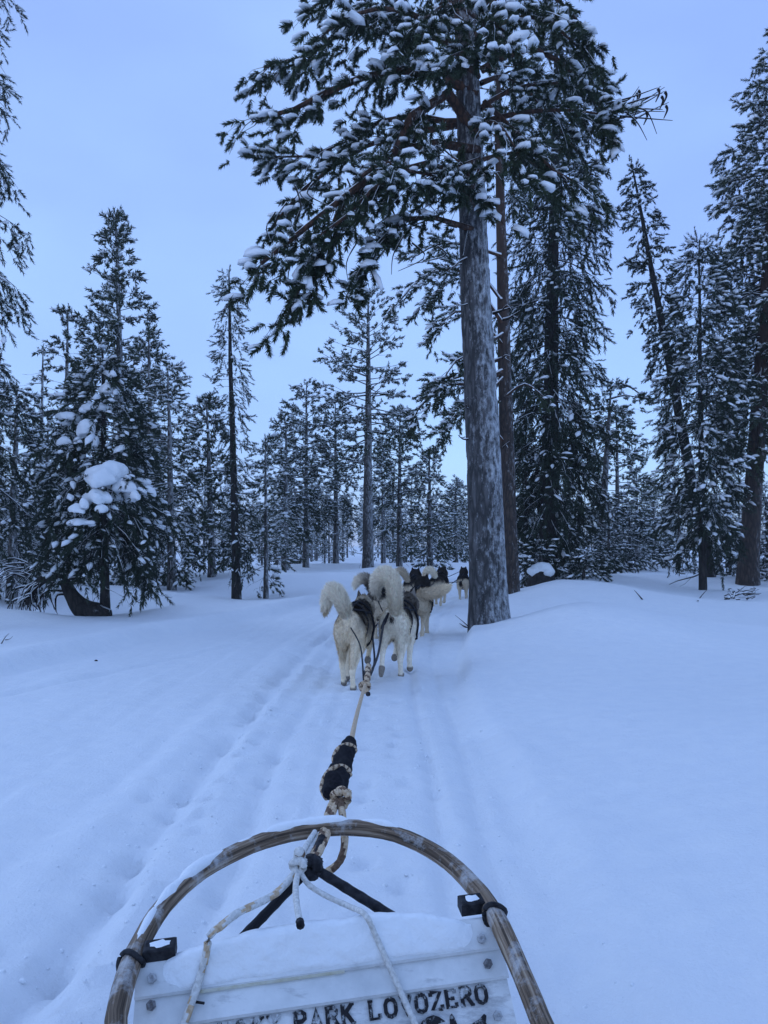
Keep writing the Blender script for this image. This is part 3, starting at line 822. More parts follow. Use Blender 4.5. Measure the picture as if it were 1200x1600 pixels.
# --- D: undergrowth at the foot of the tall spruce
for sd, px, Y, top, R_, lb_ in ((1701, 913, 16.8, 868, .45, 'tiny spruce seedling on the snow right of the tall dark spruce'), (1702, 822, 18.6, 690, .95, 'bushy young spruce filling the gap between old pine and tall spruce'),
                                (1703, 905, 19.5, 715, 1.0, 'bushy snowy young spruce hard against the tall spruce'), (1704, 952, 22, 770, 1.0, 'low snowy young pine right of the tall spruce'),
                                (1705, 845, 17.2, 850, .5, 'snow-covered seedling at the foot of the tall spruce'), (1706, 985, 26, 800, 1.2, 'low rounded snowy pine bush at the clearing edge')):
    ntree(sd, px, Y, top, 'young_spruce', lb_, r0=0.05, crown=0.04, R=R_, n=max(20, int(R_ * 70)), prof='spruce', elev=(-25, 25), tw=.36, tws=.13, tuft=.95, per=3, lod='mid', snow=.62,
          needles=M_NEEDLE_D, droop=.4)
# right edge undergrowth
for sd, px, Y, top, R_, lb_ in ((1801, 1138, 22, 770, .9, 'snow-buried young spruce between the dense spruce and the broad pine'), (1802, 1200, 20, 780, 1.0, 'bushy young spruce just right of the broad pine trunk'),
                                (1803, 1062, 27, 750, .8, 'grey-white snowy pine left of the dense spruce')):
    ntree(sd, px, Y, top, 'young_spruce', lb_, r0=0.06, crown=0.04, R=R_, n=70, prof='spruce', elev=(-25, 25), tw=.4, tws=.14, tuft=1.05, per=3, lod='mid', snow=.85, snow_z=1.5, needles=M_NEEDLE_D, droop=.4)

# left thicket
for sd, px, Y, top, R_, lb_ in ((1901, 20, 15.0, 610, .95, 'snowy spruce in the left thicket behind the arched fallen log'), (1902, 72, 18.0, 660, .95, 'snowy spruce in the thicket between the dead tree and the heaped spruce'),
                                (1903, -30, 17.0, 560, 1.5, 'tall snowy spruce at the outer end of the left thicket'), (1904, 120, 20.0, 640, 1.0, 'snow-dusted spruce right behind the heaped small spruce'),
                                (1905, 218, 21.0, 690, .85, 'low snowy spruce between the heaped spruce and the broom-footed pine')):
    ntree(sd, px, Y, top, 'thicket_spruce', lb_, r0=0.09, crown=0.06, R=R_, n=90, prof='spruce', elev=(-28, 25), tw=.45, tws=.15, tuft=1.0, per=3, lod='mid', snow=.72, snow_z=1.2, needles=M_NEEDLE_D,
          droop=.5, dead=8)

# --- the far forest: look-alike trees, one object each
FAR = []
rf = np.random.default_rng(77)
for k in range(7):
    FAR.append(gen_tree(3000 + k, 6.5, 0.085, crown=[.12, .3, .2, .4, .15, .28, .08][k], R=[.95, 1.0, .75, 1.0, .85, .8, .65][k], n=64, prof=['spruce', 'pine', 'spruce', 'pine', 'column', 'pine', 'spruce'][k],
                        elev=(-22, 38), tw=.42, tws=.20, tuft=1.15, per=2, lod='sprigf' if k in (0, 2, 6) else 'far', snow=.95, snow_z=1.4, dust=.45, dead=12, sides=6, tn=14))
BUSH = [gen_tree(3100 + k, 2.0, 0.035, crown=.05, R=.75, n=26, prof='spruce', elev=(-20, 30), tw=.36, tws=.22, tuft=1.2, per=2, lod='far', snow=.9, snow_z=1.4, sides=5, tn=10) for k in range(3)]
placed = []
def scatter(n, y0, y1, hmin, hmax, sep, meshes, name, labels, group, base_h, keep=None):
    c, tries = 0, 0
    while c < n and tries < n * 60:
        tries += 1
        y = y0 + (y1 - y0) * rf.random() ** 0.8
        x = rf.uniform(-0.60, 0.60) * y
        if keep and not keep(x, y):
            continue
        if any((x - a) ** 2 + (y - b) ** 2 < sep * sep for a, b in placed):
            continue
        placed.append((x, y))
        k = int(rf.integers(len(meshes))); s_ = rf.uniform(hmin, hmax) / base_h
        place_tree(meshes[k], name, labels[k], x, y, rf.uniform(0, 6.28), (s_ * rf.uniform(.85, 1.15), s_ * rf.uniform(.85, 1.15), s_), group)
        c += 1
def off_trail(x, y):
    xr, xl = np.interp(y, *XR), np.interp(y, *XL)
    return not (xl - 1.0 < x < xr + 1.0) and not (y < 36 and 0.22 < x / y < 0.40 and y < 30)
KINDS = ['snowy conical far-off pine in the distant forest wall', 'far-off snowy pine with rounded crown in the distant forest wall', 'slim pointed far-off spruce in the distant forest wall',
         'far-off pine with high crown and long bare trunk in the distant wall', 'columnar far-off snowy tree in the distant forest wall', 'open-branched far-off pine in the distant forest wall',
         'narrow skirted far-off spruce in the distant forest wall']
scatter(26, 26, 36, 2.6, 4.6, 1.5, FAR, 'forest_pine', [k.replace('far-off ', '').replace('distant forest wall', 'front rank of the forest').replace('distant wall', 'front rank of the forest') for k in KINDS], 'front rank of the forest', 6.5,
        lambda x, y: off_trail(x, y) and (x / y < -0.075 or x / y > .43))
scatter(150, 36, 75, 2.8, 5.6, 1.7, FAR, 'distant_pine', KINDS, 'distant forest', 6.5, off_trail)
scatter(90, 75, 130, 4.5, 7.5, 2.0, FAR, 'distant_pine', KINDS, 'distant forest', 6.5)
scatter(46, 31, 55, 1.0, 2.4, 1.0, BUSH, 'snowy_bush', ['low snow-covered pine bush with wide skirt at the forest edge', 'low snow-covered pine bush with pointed tip at the forest edge',
        'low snow-covered pine bush with thin top at the forest edge'], 'bushes along the forest edge', 2.0, off_trail)

# --- fallen, arched trunk on the left
tF = thing('fallen_tree', 'fallen arched black log with drooping snowy branches', 'fallen tree', (xl_ - .4, 11.9, Hs(xl_ - .4, 11.9)))
oF = np.array(tF.location)
def lf(px, py, Y=11.9):
    return P(px, py, Y) - oF
arch = [lf(172, 962), lf(150, 960), lf(128, 950), lf(112, 930), lf(100, 908), lf(84, 901), lf(66, 906), lf(52, 922), lf(42, 944, 11.7)]
link('log', tube_mesh('log', arch, [.10, .19, .16, .11, .085, .08, .07, .055, .03], [M_BARK_DARK], 40, 12), tF)
sn = resample(arch, 40); sr = np.interp(np.linspace(0, 1, 40), np.linspace(0, 1, 9), [.08, .15, .12, .085, .075, .07, .06, .045, .02])
v, q = tubes((sn + np.array([0.02, 0.03, 1.0]) * (sr * .42)[:, None])[None], (sr * .82)[None], 10)
link('snow_load', new_mesh('snow_load', v, [q], [M_SNOW]), tF)
rF = np.random.default_rng(31)
tw_ = []
for i in range(34):
    a = resample(arch, 40)[rF.integers(16, 38)] + rF.normal(0, .03, 3)
    e = a + np.array([rF.uniform(-.55, .05), rF.uniform(-.3, .3), 0]); e[2] = rF.uniform(-.02, .12)
    tw_.append(([a, (a + e) / 2 + [-.10, 0, rF.uniform(.02, .16)], e], rF.uniform(.012, .026)))
for i in range(14):
    a = lf(rF.uniform(20, 100), rF.uniform(880, 905)); b = a + np.array([rF.uniform(-.6, -.1), rF.uniform(-.2, .2), rF.uniform(-.25, .08)])
    tw_.append(([a, (a + b) / 2 + [0, 0, .08], b], .016))
tw_.append(([lf(104, 906), lf(120, 903), lf(140, 905)], .025))
bare(tF, 'drooping_branches', tw_, [M_TWIG], m=8)

def ground_twig(label, polys, name='fallen_twig', snowed=True):
    c = np.mean([p[0] for p, r in polys], 0)
    t = thing(name, label, 'twig', tuple(c))
    bare(t, 'twig_wood', [([np.array(q_) - c for q_ in p], r) for p, r in polys], [M_TWIG], m=8, snowed=snowed)
def onsnow(px, py, dz=0.0):
    h = 0.1
    for _ in range(12):
        g = PH(px, py, h); h = 0.5 * h + 0.5 * (Hs(g[0], g[1]) + dz)
    return PH(px, py, h)
ground_twig('two thin twigs poking from the bank beside the old pine', [([onsnow(732, 979), onsnow(722, 970, .04), onsnow(711, 961, .09)], .008), ([onsnow(731, 981), onsnow(724, 978, .02), onsnow(718, 974, .03)], .012)], snowed=False)
ground_twig('long dark dead branch reaching out low from the dense spruce', [([onsnow(1094, 896, .25), onsnow(1080, 902, .22), onsnow(1062, 906, .14), onsnow(1046, 913, .05)], .030), ([onsnow(1080, 902, .2), onsnow(1070, 912, .08), onsnow(1062, 916, .03)], .012)])
ground_twig('thin bare stick standing in the clearing snow', [([onsnow(1004, 937), onsnow(998, 930, .05), onsnow(991, 922, .1)], .012)], snowed=False)
ground_twig('bent stalk rising from the snow below the dense spruce', [([onsnow(1090, 940), onsnow(1096, 931, .05), onsnow(1104, 922, .12)], .016)], snowed=False)
rT = np.random.default_rng(12)
br = [([onsnow(1132, 937), onsnow(1150, 930, .08), onsnow(1186, 921, .10)], .02)]
for i in range(22):
    a = onsnow(rT.uniform(1135, 1180), rT.uniform(920, 936), .05)
    br.append(([a, a + rT.normal(0, .07, 3), a + np.array([rT.uniform(-.1, .25), rT.uniform(-.1, .1), rT.uniform(-.02, .12)])], rT.uniform(.008, .02)))
ground_twig('broken leafy pine branch lying on the snow near the broad pine', br, 'fallen_branch')
ground_twig('thin dry stalks at the left bank below the fallen log', [([onsnow(2, 1006), onsnow(8, 996, .05), onsnow(14, 990, .1)], .006), ([onsnow(8, 1000), onsnow(16, 998, .03), onsnow(20, 994, .06)], .005)], snowed=False)
for px, py, r_, lb_ in ((150, 1033, .014, 'tiny dark bark crumb lying on the groomed snow'), (224, 922, .05, 'dark bit of stub poking through snow behind the heaped spruce')):
    g_ = onsnow(px, py)
    t = tube_mesh('bark_crumb', [g_ - g_ + [-r_, 0, -.005], [0, 0, r_ * .5], [r_, .01, 0]], [r_ * .5, r_ * .7, r_ * .3], [M_TWIG], 6, 6)
    o = link('bark_crumb', t); o.location = g_; tag(o, lb_, 'debris')


# the cold, faintly hazy air between the trunks
hm = bpy.data.materials.new('cold_haze'); hm.use_nodes = True
hm.node_tree.nodes.clear()
ho = hm.node_tree.nodes.new('ShaderNodeOutputMaterial'); hv = hm.node_tree.nodes.new('ShaderNodeVolumePrincipled')
hv.inputs['Color'].default_value = (0.90, 0.94, 1.0, 1)
hv.inputs['Density'].default_value = 0.0011
hm.node_tree.links.new(hv.outputs[0], ho.inputs['Volume'])
hx0, hx1, hy0, hy1, hz0, hz1 = -430, 430, -30, 610, -3, 17
hV = np.array([(x, y, z) for x in (hx0, hx1) for y in (hy0, hy1) for z in (hz0, hz1)], float)
haze = link('haze', new_mesh('haze', hV, [np.array([[0, 1, 3, 2], [4, 6, 7, 5], [0, 4, 5, 1], [2, 3, 7, 6], [1, 5, 7, 3], [0, 2, 6, 4]])], [hm], smooth=False), kind='stuff')
tag(haze, 'thin cold haze hanging in the air over the snow and between trees', 'haze')

# ------------------------------------------------------------------ dogs
def arr(*a):
    return np.array(a, float)

def surface_nets(fn, lo, hi, step):
    ax_ = [np.arange(lo[i], hi[i] + step, step) for i in range(3)]
    G = np.stack(np.meshgrid(*ax_, indexing='ij'), -1)
    S = fn(G.reshape(-1, 3)).reshape(G.shape[:3])
    n0, n1, n2 = S.shape
    acc = np.zeros((n0 - 1, n1 - 1, n2 - 1, 3)); cn = np.zeros((n0 - 1, n1 - 1, n2 - 1))
    cs = [(i, j, k) for i in (0, 1) for j in (0, 1) for k in (0, 1)]
    for a in cs:
        for d in range(3):
            if a[d]:
                continue
            b = list(a); b[d] = 1
            sa = S[a[0]:n0 - 1 + a[0], a[1]:n1 - 1 + a[1], a[2]:n2 - 1 + a[2]]
            sb = S[b[0]:n0 - 1 + b[0], b[1]:n1 - 1 + b[1], b[2]:n2 - 1 + b[2]]
            x = (sa < 0) != (sb < 0)
            t = np.where(x, sa / np.where(np.abs(sa - sb) < 1e-12, 1, sa - sb), 0)
            p = np.zeros(acc.shape); p[...] = a
            p[..., d] += t
            acc += p * x[..., None]; cn += x
    m = cn > 0
    idx = np.full(m.shape, -1); idx[m] = np.arange(m.sum())
    base = np.stack(np.nonzero(m), -1)
    V = (base + acc[m] / cn[m][:, None]) * step + np.array([a[0] for a in ax_])
    Q = []
    for d in range(3):
        e1, e2 = [i for i in range(3) if i != d]
        sl = [slice(0, s) for s in S.shape]; sl2 = list(sl)
        sl[d] = slice(0, S.shape[d] - 1); sl2[d] = slice(1, S.shape[d])
        A = S[tuple(sl)] < 0; B = S[tuple(sl2)] < 0
        for flip, msk in ((False, A & ~B), (True, ~A & B)):
            c = np.stack(np.nonzero(msk), -1)
            c = c[(c[:, e1] > 0) & (c[:, e2] > 0) & (c[:, e1] < S.shape[e1] - 1) & (c[:, e2] < S.shape[e2] - 1)]
            o = []
            for (u, v) in ((0, 0), (-1, 0), (-1, -1), (0, -1)):
                cc = c.copy(); cc[:, e1] += u; cc[:, e2] += v
                o.append(idx[cc[:, 0], cc[:, 1], cc[:, 2]])
            q = np.stack(o, -1)
            if flip != (d == 1):
                q = q[:, ::-1]
            Q.append(q)
    Q = np.concatenate(Q)
    Q = Q[(Q >= 0).all(1)][:, ::-1]
    return V, Q

def seg_d(p, a, b, ra, rb):
    ab = b - a
    t = np.clip(((p - a) @ ab) / max(ab @ ab, 1e-9), 0, 1)
    return np.linalg.norm(p - (a + t[:, None] * ab), axis=1) - (ra + (rb - ra) * t)

def smin(a, b, k):
    h = np.maximum(k - np.abs(a - b), 0) / k
    return np.minimum(a, b) - h * h * k * 0.25

def snow_pad(name, parent, c, rx, ry, rz, seed, lobes=6):
    """a thick pillow of snow: melted-together lumps, sagging at the rim"""
    rng = np.random.default_rng(seed)
    cs = [(arr(0, 0, 0), 1.0)]
    for k in range(lobes + 3):
        a = rng.uniform(0, 6.28); r_ = rng.uniform(.35, .85)
        cs.append((arr(rx * r_ * math.cos(a), ry * r_ * math.sin(a), -rz * (r_ ** 2) * rng.uniform(.3, 1.3)), rng.uniform(.32, .62)))
    def f(p):
        d = None
        for q_, k in cs:
            v = p - q_
            e = (np.sqrt((v[:, 0] / (rx * .62)) ** 2 + (v[:, 1] / (ry * .62)) ** 2 + (v[:, 2] / (rz * (1.0 if k == 1 else 1.15))) ** 2) - k) * min(rx, rz) * .8
            d = e if d is None else smin(d, e, rz * .55)
        d = d + fbm(p[:, 0] * 9 + seed, p[:, 1] * 9 + p[:, 2] * 6, seed, 3) * rz * .36
        return np.maximum(d, -(p[:, 2] + rz * (.75 + .5 * ((p[:, 0] / rx) ** 2 + (p[:, 1] / ry) ** 2))))
    V, Q = surface_nets(f, arr(-rx * 1.5, -ry * 1.5, -rz * 2.6), arr(rx * 1.5, ry * 1.5, rz * 1.5), max(rx / 8.5, rz / 4.5))
    return link(name, new_mesh(name, V + c, [Q], [M_SNOW]), parent)
oL = np.array([xl_, yl_, Hs(xl_, yl_)])
for i, (px, py, Y, rx, rz) in enumerate(((172, 742, 11.35, .40, .19), (150, 776, 11.2, .27, .11), (200, 758, 11.45, .26, .11), (137, 668, 11.45, .15, .12), (105, 650, 11.6, .20, .07),
                                         (172, 607, 11.75, .17, .08), (100, 690, 11.45, .10, .07), (128, 815, 11.2, .19, .05), (150, 636, 11.6, .20, .07), (222, 752, 11.6, .17, .05))):
    c_ = P(px, py, Y) - oL
    snow_pad('snow_pillow', tL, c_, rx, rx * .8, rz, 40 + i, 9)
    rp_ = np.random.default_rng(400 + i)
    for q_ in range(3 if i < 3 else 1):
        a_ = rp_.uniform(0, 6.28)
        snow_pad('snow_pillow', tL, c_ + arr(math.cos(a_) * rx * 1.05, math.sin(a_) * rx * .8, -rz * rp_.uniform(.6, 1.8)), rx * rp_.uniform(.3, .5), rx * rp_.uniform(.25, .4), rz * rp_.uniform(.5, .75), 500 + i * 3 + q_, 5)

# snow lump at the foot of the tall spruce, and twigs lying on the snow
xs, ys = spot(846, 16.9)
st_ = thing('tree_stump', 'dark rotten stump with a cap of snow at the tall spruce', 'stump', (xs, ys, Hs(xs, ys)))
v_ = [np.array([0, 0, -.2]), np.array([0, 0, .1]), np.array([.02, 0, .26]), np.array([.05, 0, .36])]
link('stump_wood', tube_mesh('stump_wood', v_, [.36, .33, .27, .17], [M_BARK_DARK], 10, 14), st_)
snow_pad('snow_cap', st_, np.array([.03, -.04, .30]), .29, .27, .14, 91)


def fur_material():
    m, n, l, b = mat('dog_fur', (.6, .5, .4), 0.85, 0.1)
    at = n.new('ShaderNodeAttribute'); at.attribute_name = 'fur_colour'
    t1 = tex(n, l, 'ShaderNodeTexNoise', 60.0, coords(n, l), Detail=3)
    v = ramp(n, l, t1.outputs['Fac'], [(0.3, (.82, .82, .82)), (0.7, (1, 1, 1))])
    l.new(mix(n, l, 1.0, at.outputs['Color'], v, 'MULTIPLY'), b.inputs['Base Color'])
    return m
M_FUR = fur_material()
M_NOSE = mat('dog_nose', (.012, .010, .010), .35, .5)[0]
M_EYE = mat('dog_eye', (.03, .05, .09), .1, .6)[0]
M_STRAP = mat('black_webbing', (.012, .012, .016), .75, .2)[0]
M_PAD = mat('paw_pad', (.03, .02, .02), .8, .2)[0]

CREAM = np.array([.95, .78, .56]); WHITE = np.array([.97, .84, .66]); TAN = np.array([.52, .40, .25]); GREY = np.array([.20, .17, .14]); DARK = np.array([.022, .018, .016]); MID = np.array([.09, .07, .055])
CREAM_G = np.array([.66, .54, .39])

def hind_leg(y, hip, fx, lift, sgn):
    """hip joint, stifle forward against the belly, hock backward, near upright shank"""
    foot = arr(fx, y, 0.026 + lift)
    back = 0.055 if lift < .02 else 0.02
    hock = arr(fx - back, y + sgn * .004, 0.165 + lift * 1.15)
    if lift > .02:
        foot = foot + arr(-.075, 0, .01)
    knee = arr(max(hip[0] + .06 + fx * .35, hock[0] + .09), y + sgn * .018, 0.325 + lift * .35)
    toe = foot + (arr(.05, 0, -.002) if lift < .02 else arr(-.03, 0, -.045))
    return [(hip, knee, .080, .056, 'thigh'), (hip + arr(-.03, 0, -.06), hock + arr(.01, 0, .05), .058, .028, 'thigh'), (knee, hock, .050, .026, 'shin'),
            (hock, foot, .026, .023, 'pastern'), (foot, toe, .030, .024, 'paw')]

def front_leg(y, fx, lift):
    sh = arr(.45, y * .85, .42); el = arr(.42 + (fx - .45) * .35, y, .285 + lift * .15)
    wr = arr(fx - (.02 if lift < .02 else -.05), y, .115 + lift * 1.1); pw = arr(fx, y, .03 + lift)
    if lift > .02:
        pw = pw + arr(-.07, 0, .0)
    return [(sh, el, .075, .042, 'shoulder'), (el, wr, .038, .025, 'foreleg'), (wr, pw, .025, .026, 'pastern'), (pw, pw + arr(.045, 0, -.004), .032, .026, 'paw')]

def dog(name, label, x, y, head_deg, colour, tail, hind, front, headz=.60, head_yaw=0.0, step=.0135, fur_n=15000, scale=1.0, tail_r=None, strap=True, z=None, seed=1, width=1.0):
    rng = np.random.default_rng(seed)
    root = thing(name, label, 'dog', (x, y, Hs(x, y) - .018 if z is None else z), math.pi / 2 - math.radians(head_deg), 'sled dogs of the team')
    root.scale = (scale,) * 3 if np.ndim(scale) == 0 else scale
    w = width
    pr = [(arr(-.01, 0, .505), arr(.20, 0, .485), .098, .105, 'body'), (arr(.20, 0, .485), arr(.44, 0, .465), .105, .130, 'body'), (arr(.40, 0, .40), arr(.50, 0, .42), .125, .125, 'chest'),
          (arr(.02, .045 * w, .475), arr(.16, .035 * w, .47), .085, .09, 'body'), (arr(.02, -.045 * w, .475), arr(.16, -.035 * w, .47), .085, .09, 'body'),
          (arr(.05, .02, .535), arr(.42, .01, .545), .07, .085, 'back')]
    hd = arr(.74, .10 * math.sin(head_yaw), headz)
    fwd = arr(math.cos(head_yaw), math.sin(head_yaw), -.18 if headz < .65 else -.05); fwd /= np.linalg.norm(fwd)
    lf_ = np.cross(arr(0, 0, 1), fwd); lf_ /= np.linalg.norm(lf_); upd = np.cross(fwd, lf_)
    pr += [(arr(.46, 0, .50), hd - fwd * .04, .128, .088, 'neck'), (hd - fwd * .02, hd + fwd * .03, .088, .078, 'head'), (hd + fwd * .05 - upd * .015, hd + fwd * .155 - upd * .03, .052, .034, 'muzzle'),
           (hd + lf_ * .05 - upd * .03, hd - lf_ * .05 - upd * .03, .06, .06, 'cheek')]
    for sg in (1, -1):
        pr.append((hd + lf_ * .05 * sg + upd * .055 - fwd * .02, hd + lf_ * .062 * sg + upd * .148 - fwd * .025, .036, .007, 'ear'))
    for sg, (fx, lift) in zip((1, -1), hind):
        pr += hind_leg(sg * .072 * w, arr(.02, sg * .066 * w, .445), fx, lift, sg)
    for sg, (fx, lift) in zip((1, -1), front):
        pr += front_leg(sg * .088, fx, lift)
    tp = resample(np.array(tail, float), 14)
    trr = np.interp(np.linspace(0, 1, 14), np.linspace(0, 1, 6), tail_r or [.032, .042, .048, .046, .036, .012])
    nb = len(pr)
    for i in range(13):
        pr.append((tp[i], tp[i + 1], trr[i], trr[i + 1], 'tail'))
    KS = {'thigh': .05, 'shin': .03, 'pastern': .02, 'paw': .02, 'foreleg': .03, 'ear': .018, 'tail': .03, 'muzzle': .03}

    def sdf(p, parts=False):
        d = None; dt = None; best = np.full(len(p), 1e9); pid = np.zeros(len(p), int)
        for i, (a, b, ra, rb, g) in enumerate(pr):
            e = seg_d(p, a, b, ra, rb)
            if g == 'tail':
                dt = e if dt is None else smin(dt, e, .03)
            else:
                d = e if d is None else smin(d, e, KS.get(g, .06))
            if parts:
                u = e < best; best[u] = e[u]; pid[u] = i
        # the tail joins the rump only at its root
        r = smin(d, dt, .02)
        return (r, pid) if parts else r
    lo = np.min([np.minimum(a, b) - max(ra, rb) for a, b, ra, rb, g in pr], 0) - .03
    hi = np.max([np.maximum(a, b) + max(ra, rb) for a, b, ra, rb, g in pr], 0) + .03
    V, Q = surface_nets(sdf, lo, hi, step)
    _, pid = sdf(V, True)
    e = .004
    N = nrm(np.stack([sdf(V + np.eye(3)[i] * e) - sdf(V - np.eye(3)[i] * e) for i in range(3)], -1))
    grp = np.array([g for *_, g in pr])[pid]
    tt = np.where(grp == 'tail', (pid - nb) / 13.0, 0)
    C = colour(V, N, grp, tt, rng)
    # broken coat: jitter between neighbouring colours
    C = np.clip(C * (1 + rng.normal(0, .05, (len(C), 1))), 0, 1)
    me = new_mesh('body', V, [Q], [M_FUR])
    at = me.color_attributes.new('fur_colour', 'FLOAT_COLOR', 'POINT')
    at.data.foreach_set('color', np.concatenate([C, np.ones((len(C), 1))], 1).astype(np.float32).ravel())
    body = link('body', me, root)
    # coat of hair
    T = np.concatenate([Q[:, [0, 1, 2]], Q[:, [0, 2, 3]]])
    ar = np.linalg.norm(np.cross(V[T[:, 1]] - V[T[:, 0]], V[T[:, 2]] - V[T[:, 0]]), axis=1)
    gl = {'tail': .050, 'body': .034, 'back': .036, 'thigh': .034, 'neck': .042, 'chest': .036, 'shoulder': .028, 'shin': .016, 'pastern': .009, 'paw': .008, 'foreleg': .014, 'head': .016, 'muzzle': .006, 'cheek': .02, 'ear': .007}
    gden = {'tail': 2.4, 'body': 1.0, 'back': 1.1, 'thigh': 1.1, 'neck': .9}
    L = np.array([gl[g] for g in grp]); Dn = np.array([gden.get(g, .6) for g in grp])
    pw = ar * Dn[T[:, 0]]
    ti = rng.choice(len(T), fur_n, p=pw / pw.sum())
    r1 = np.sqrt(rng.random(fur_n)); r2 = rng.random(fur_n)
    bc = np.stack([1 - r1, r1 * (1 - r2), r1 * r2], -1)
    tri = T[ti]
    p0 = (V[tri] * bc[..., None]).sum(1); n0 = nrm((N[tri] * bc[..., None]).sum(1))
    li_ = L[tri].mean(1) * rng.uniform(.6, 1.25, fur_n)
    istail = grp[tri[:, 0]] == 'tail'
    tdir = nrm(np.gradient(tp, axis=0))[np.clip((pid[tri[:, 0]] - nb), 0, 13)]
    flow = np.where(istail[:, None], tdir * .9, np.array([-.75, 0, -.55]))
    flow = flow - (flow * n0).sum(1, keepdims=True) * n0
    dr = nrm(flow + n0 * np.where(istail, .75, .38)[:, None] + rng.normal(0, .16, (fur_n, 3)))
    sd_ = nrm(np.cross(dr, n0 + rng.normal(0, .3, (fur_n, 3)))) * (.0042 * (step / .0135))
    p0 = p0 - n0 * .004
    FV = np.stack([p0 - sd_, p0 + sd_, p0 + dr * li_[:, None]], 1).reshape(-1, 3)
    fc = np.repeat(C[tri[:, 0]] * rng.uniform(.86, 1.1, (fur_n, 1)), 3, 0)
    fm = new_mesh('fur', FV, [np.arange(fur_n * 3).reshape(-1, 3)], [M_FUR], smooth=False)
    at = fm.color_attributes.new('fur_colour', 'FLOAT_COLOR', 'POINT')
    at.data.foreach_set('color', np.clip(np.concatenate([fc, np.ones((len(fc), 1))], 1), 0, 1).astype(np.float32).ravel())
    link('fur', fm, root, kind='stuff')
    # nose and eyes
    def ball(nm, c, r, m_):
        u, v = np.meshgrid(np.linspace(0, 2 * math.pi, 10, endpoint=False), np.linspace(0, math.pi, 7))
        vv = np.stack([np.sin(v) * np.cos(u), np.sin(v) * np.sin(u), np.cos(v)], -1).reshape(-1, 3) * r + c
        i = np.arange(6)[:, None] * 10; j = np.arange(10)[None]
        link(nm, new_mesh(nm, vv, [np.stack([i + j, i + 10 + j, i + 10 + (j + 1) % 10, i + (j + 1) % 10], -1).reshape(-1, 4)], [m_]), root)
    ball('nose', hd + fwd * .188 - upd * .026, arr(.016, .019, .014), M_NOSE)
    for sg in (1, -1):
        ball('eye', hd + fwd * .082 + lf_ * .036 * sg + upd * .022, .011, M_EYE)
    # harness laid over the coat
    if strap:
        def onto(pts, off=.012):
            p = np.array(pts, float)
            for _ in range(6):
                dd = sdf(p) - off
                g = nrm(np.stack([sdf(p + np.eye(3)[i] * e) - sdf(p - np.eye(3)[i] * e) for i in range(3)], -1))
                p = p - g * dd[:, None]
            return p
        a = np.linspace(0, 2 * math.pi, 25)
        hr = []
        for xx in (.40, .27):
            hr.append(onto(np.stack([np.full(25, xx), .2 * np.sin(a), .47 + .2 * np.cos(a)], -1)))
        for sg in (1, -1):
            hr.append(onto(np.stack([np.linspace(.42, .0, 16), sg * np.linspace(.13, .03, 16), np.linspace(.56, .60, 16)], -1)))
        hr.append(onto(np.stack([np.linspace(.42, 0, 16), np.zeros(16), np.full(16, .64)], -1)))
        Vh, Qh, oh = [], [], 0
        for p in hr:
            pp = resample(p, 28)
            v_, q_ = tubes(pp[None], np.full((1, 28), .0105), 6)
            Vh.append(v_); Qh.append(q_ + oh); oh += len(v_)
        link('harness', new_mesh('harness', np.concatenate(Vh), [np.concatenate(Qh)], [M_STRAP]), root, kind='stuff')
    return root

def blend(a, b, t):
    t = np.clip(t, 0, 1)[:, None]
    return a * (1 - t) + b * t

def nz(V, s, seed):
    return fbm(V[:, 0] * s + V[:, 2] * s * .7, V[:, 1] * s + V[:, 2] * s * .9, seed, 3)

def col_left_wheel(V, N, g, t, rng):
    C = np.tile(CREAM, (len(V), 1))
    top_ = sstep(.50, .565, V[:, 2] + nz(V, 12, 3) * .05) * sstep(-.02, .05, V[:, 0]) * (V[:, 0] < .62)
    C = blend(C, MID, top_ * .85)
    C = blend(C, DARK, sstep(.545, .59, V[:, 2] + nz(V, 20, 4) * .05) * sstep(.0, .08, V[:, 0]) * (V[:, 0] < .62))
    side = np.exp(-(((V[:, 0] - .05) / .09) ** 2 + ((V[:, 1] + .10) / .06) ** 2 + ((V[:, 2] - .51) / .055) ** 2))
    C = blend(C, MID, side * 1.5)
    flank = sstep(.06, .12, V[:, 0]) * sstep(.36, .46, V[:, 2] + nz(V, 14, 13) * .08) * (V[:, 0] < .6) * np.isin(g, ['body', 'back', 'thigh', 'chest', 'shoulder'])
    C = blend(C, MID, flank * .75)
    C = blend(C, GREY, .55 * sstep(.2, .5, V[:, 0]) * sstep(.40, .5, V[:, 2]) * (g != 'ear'))
    tl = g == 'tail'
    C[tl] = blend(np.tile(WHITE, (tl.sum(), 1)), TAN, sstep(.74, .95, t[tl]))
    C[g == 'paw'] = GREY * 1.3
    C[g == 'ear'] = MID
    return C

def col_right_wheel(V, N, g, t, rng):
    C = np.tile(WHITE, (len(V), 1))
    sad = sstep(.44, .52, V[:, 2] + nz(V, 12, 8) * .06) * sstep(.07, .15, V[:, 0])
    C = blend(C, MID * 1.1, sad * .95)
    C = blend(C, DARK, np.exp(-(((V[:, 0] + .10) / .05) ** 2 + (V[:, 1] / .026) ** 2 + ((V[:, 2] - .525) / .026) ** 2)) * 1.6 * (g != 'paw'))
    tl = g == 'tail'
    C[tl] = blend(np.tile(WHITE, (tl.sum(), 1)), GREY * 1.4, .5 * sstep(.7, .95, t[tl]))
    C[g == 'paw'] = GREY * 1.35
    C[g == 'ear'] = GREY
    return C

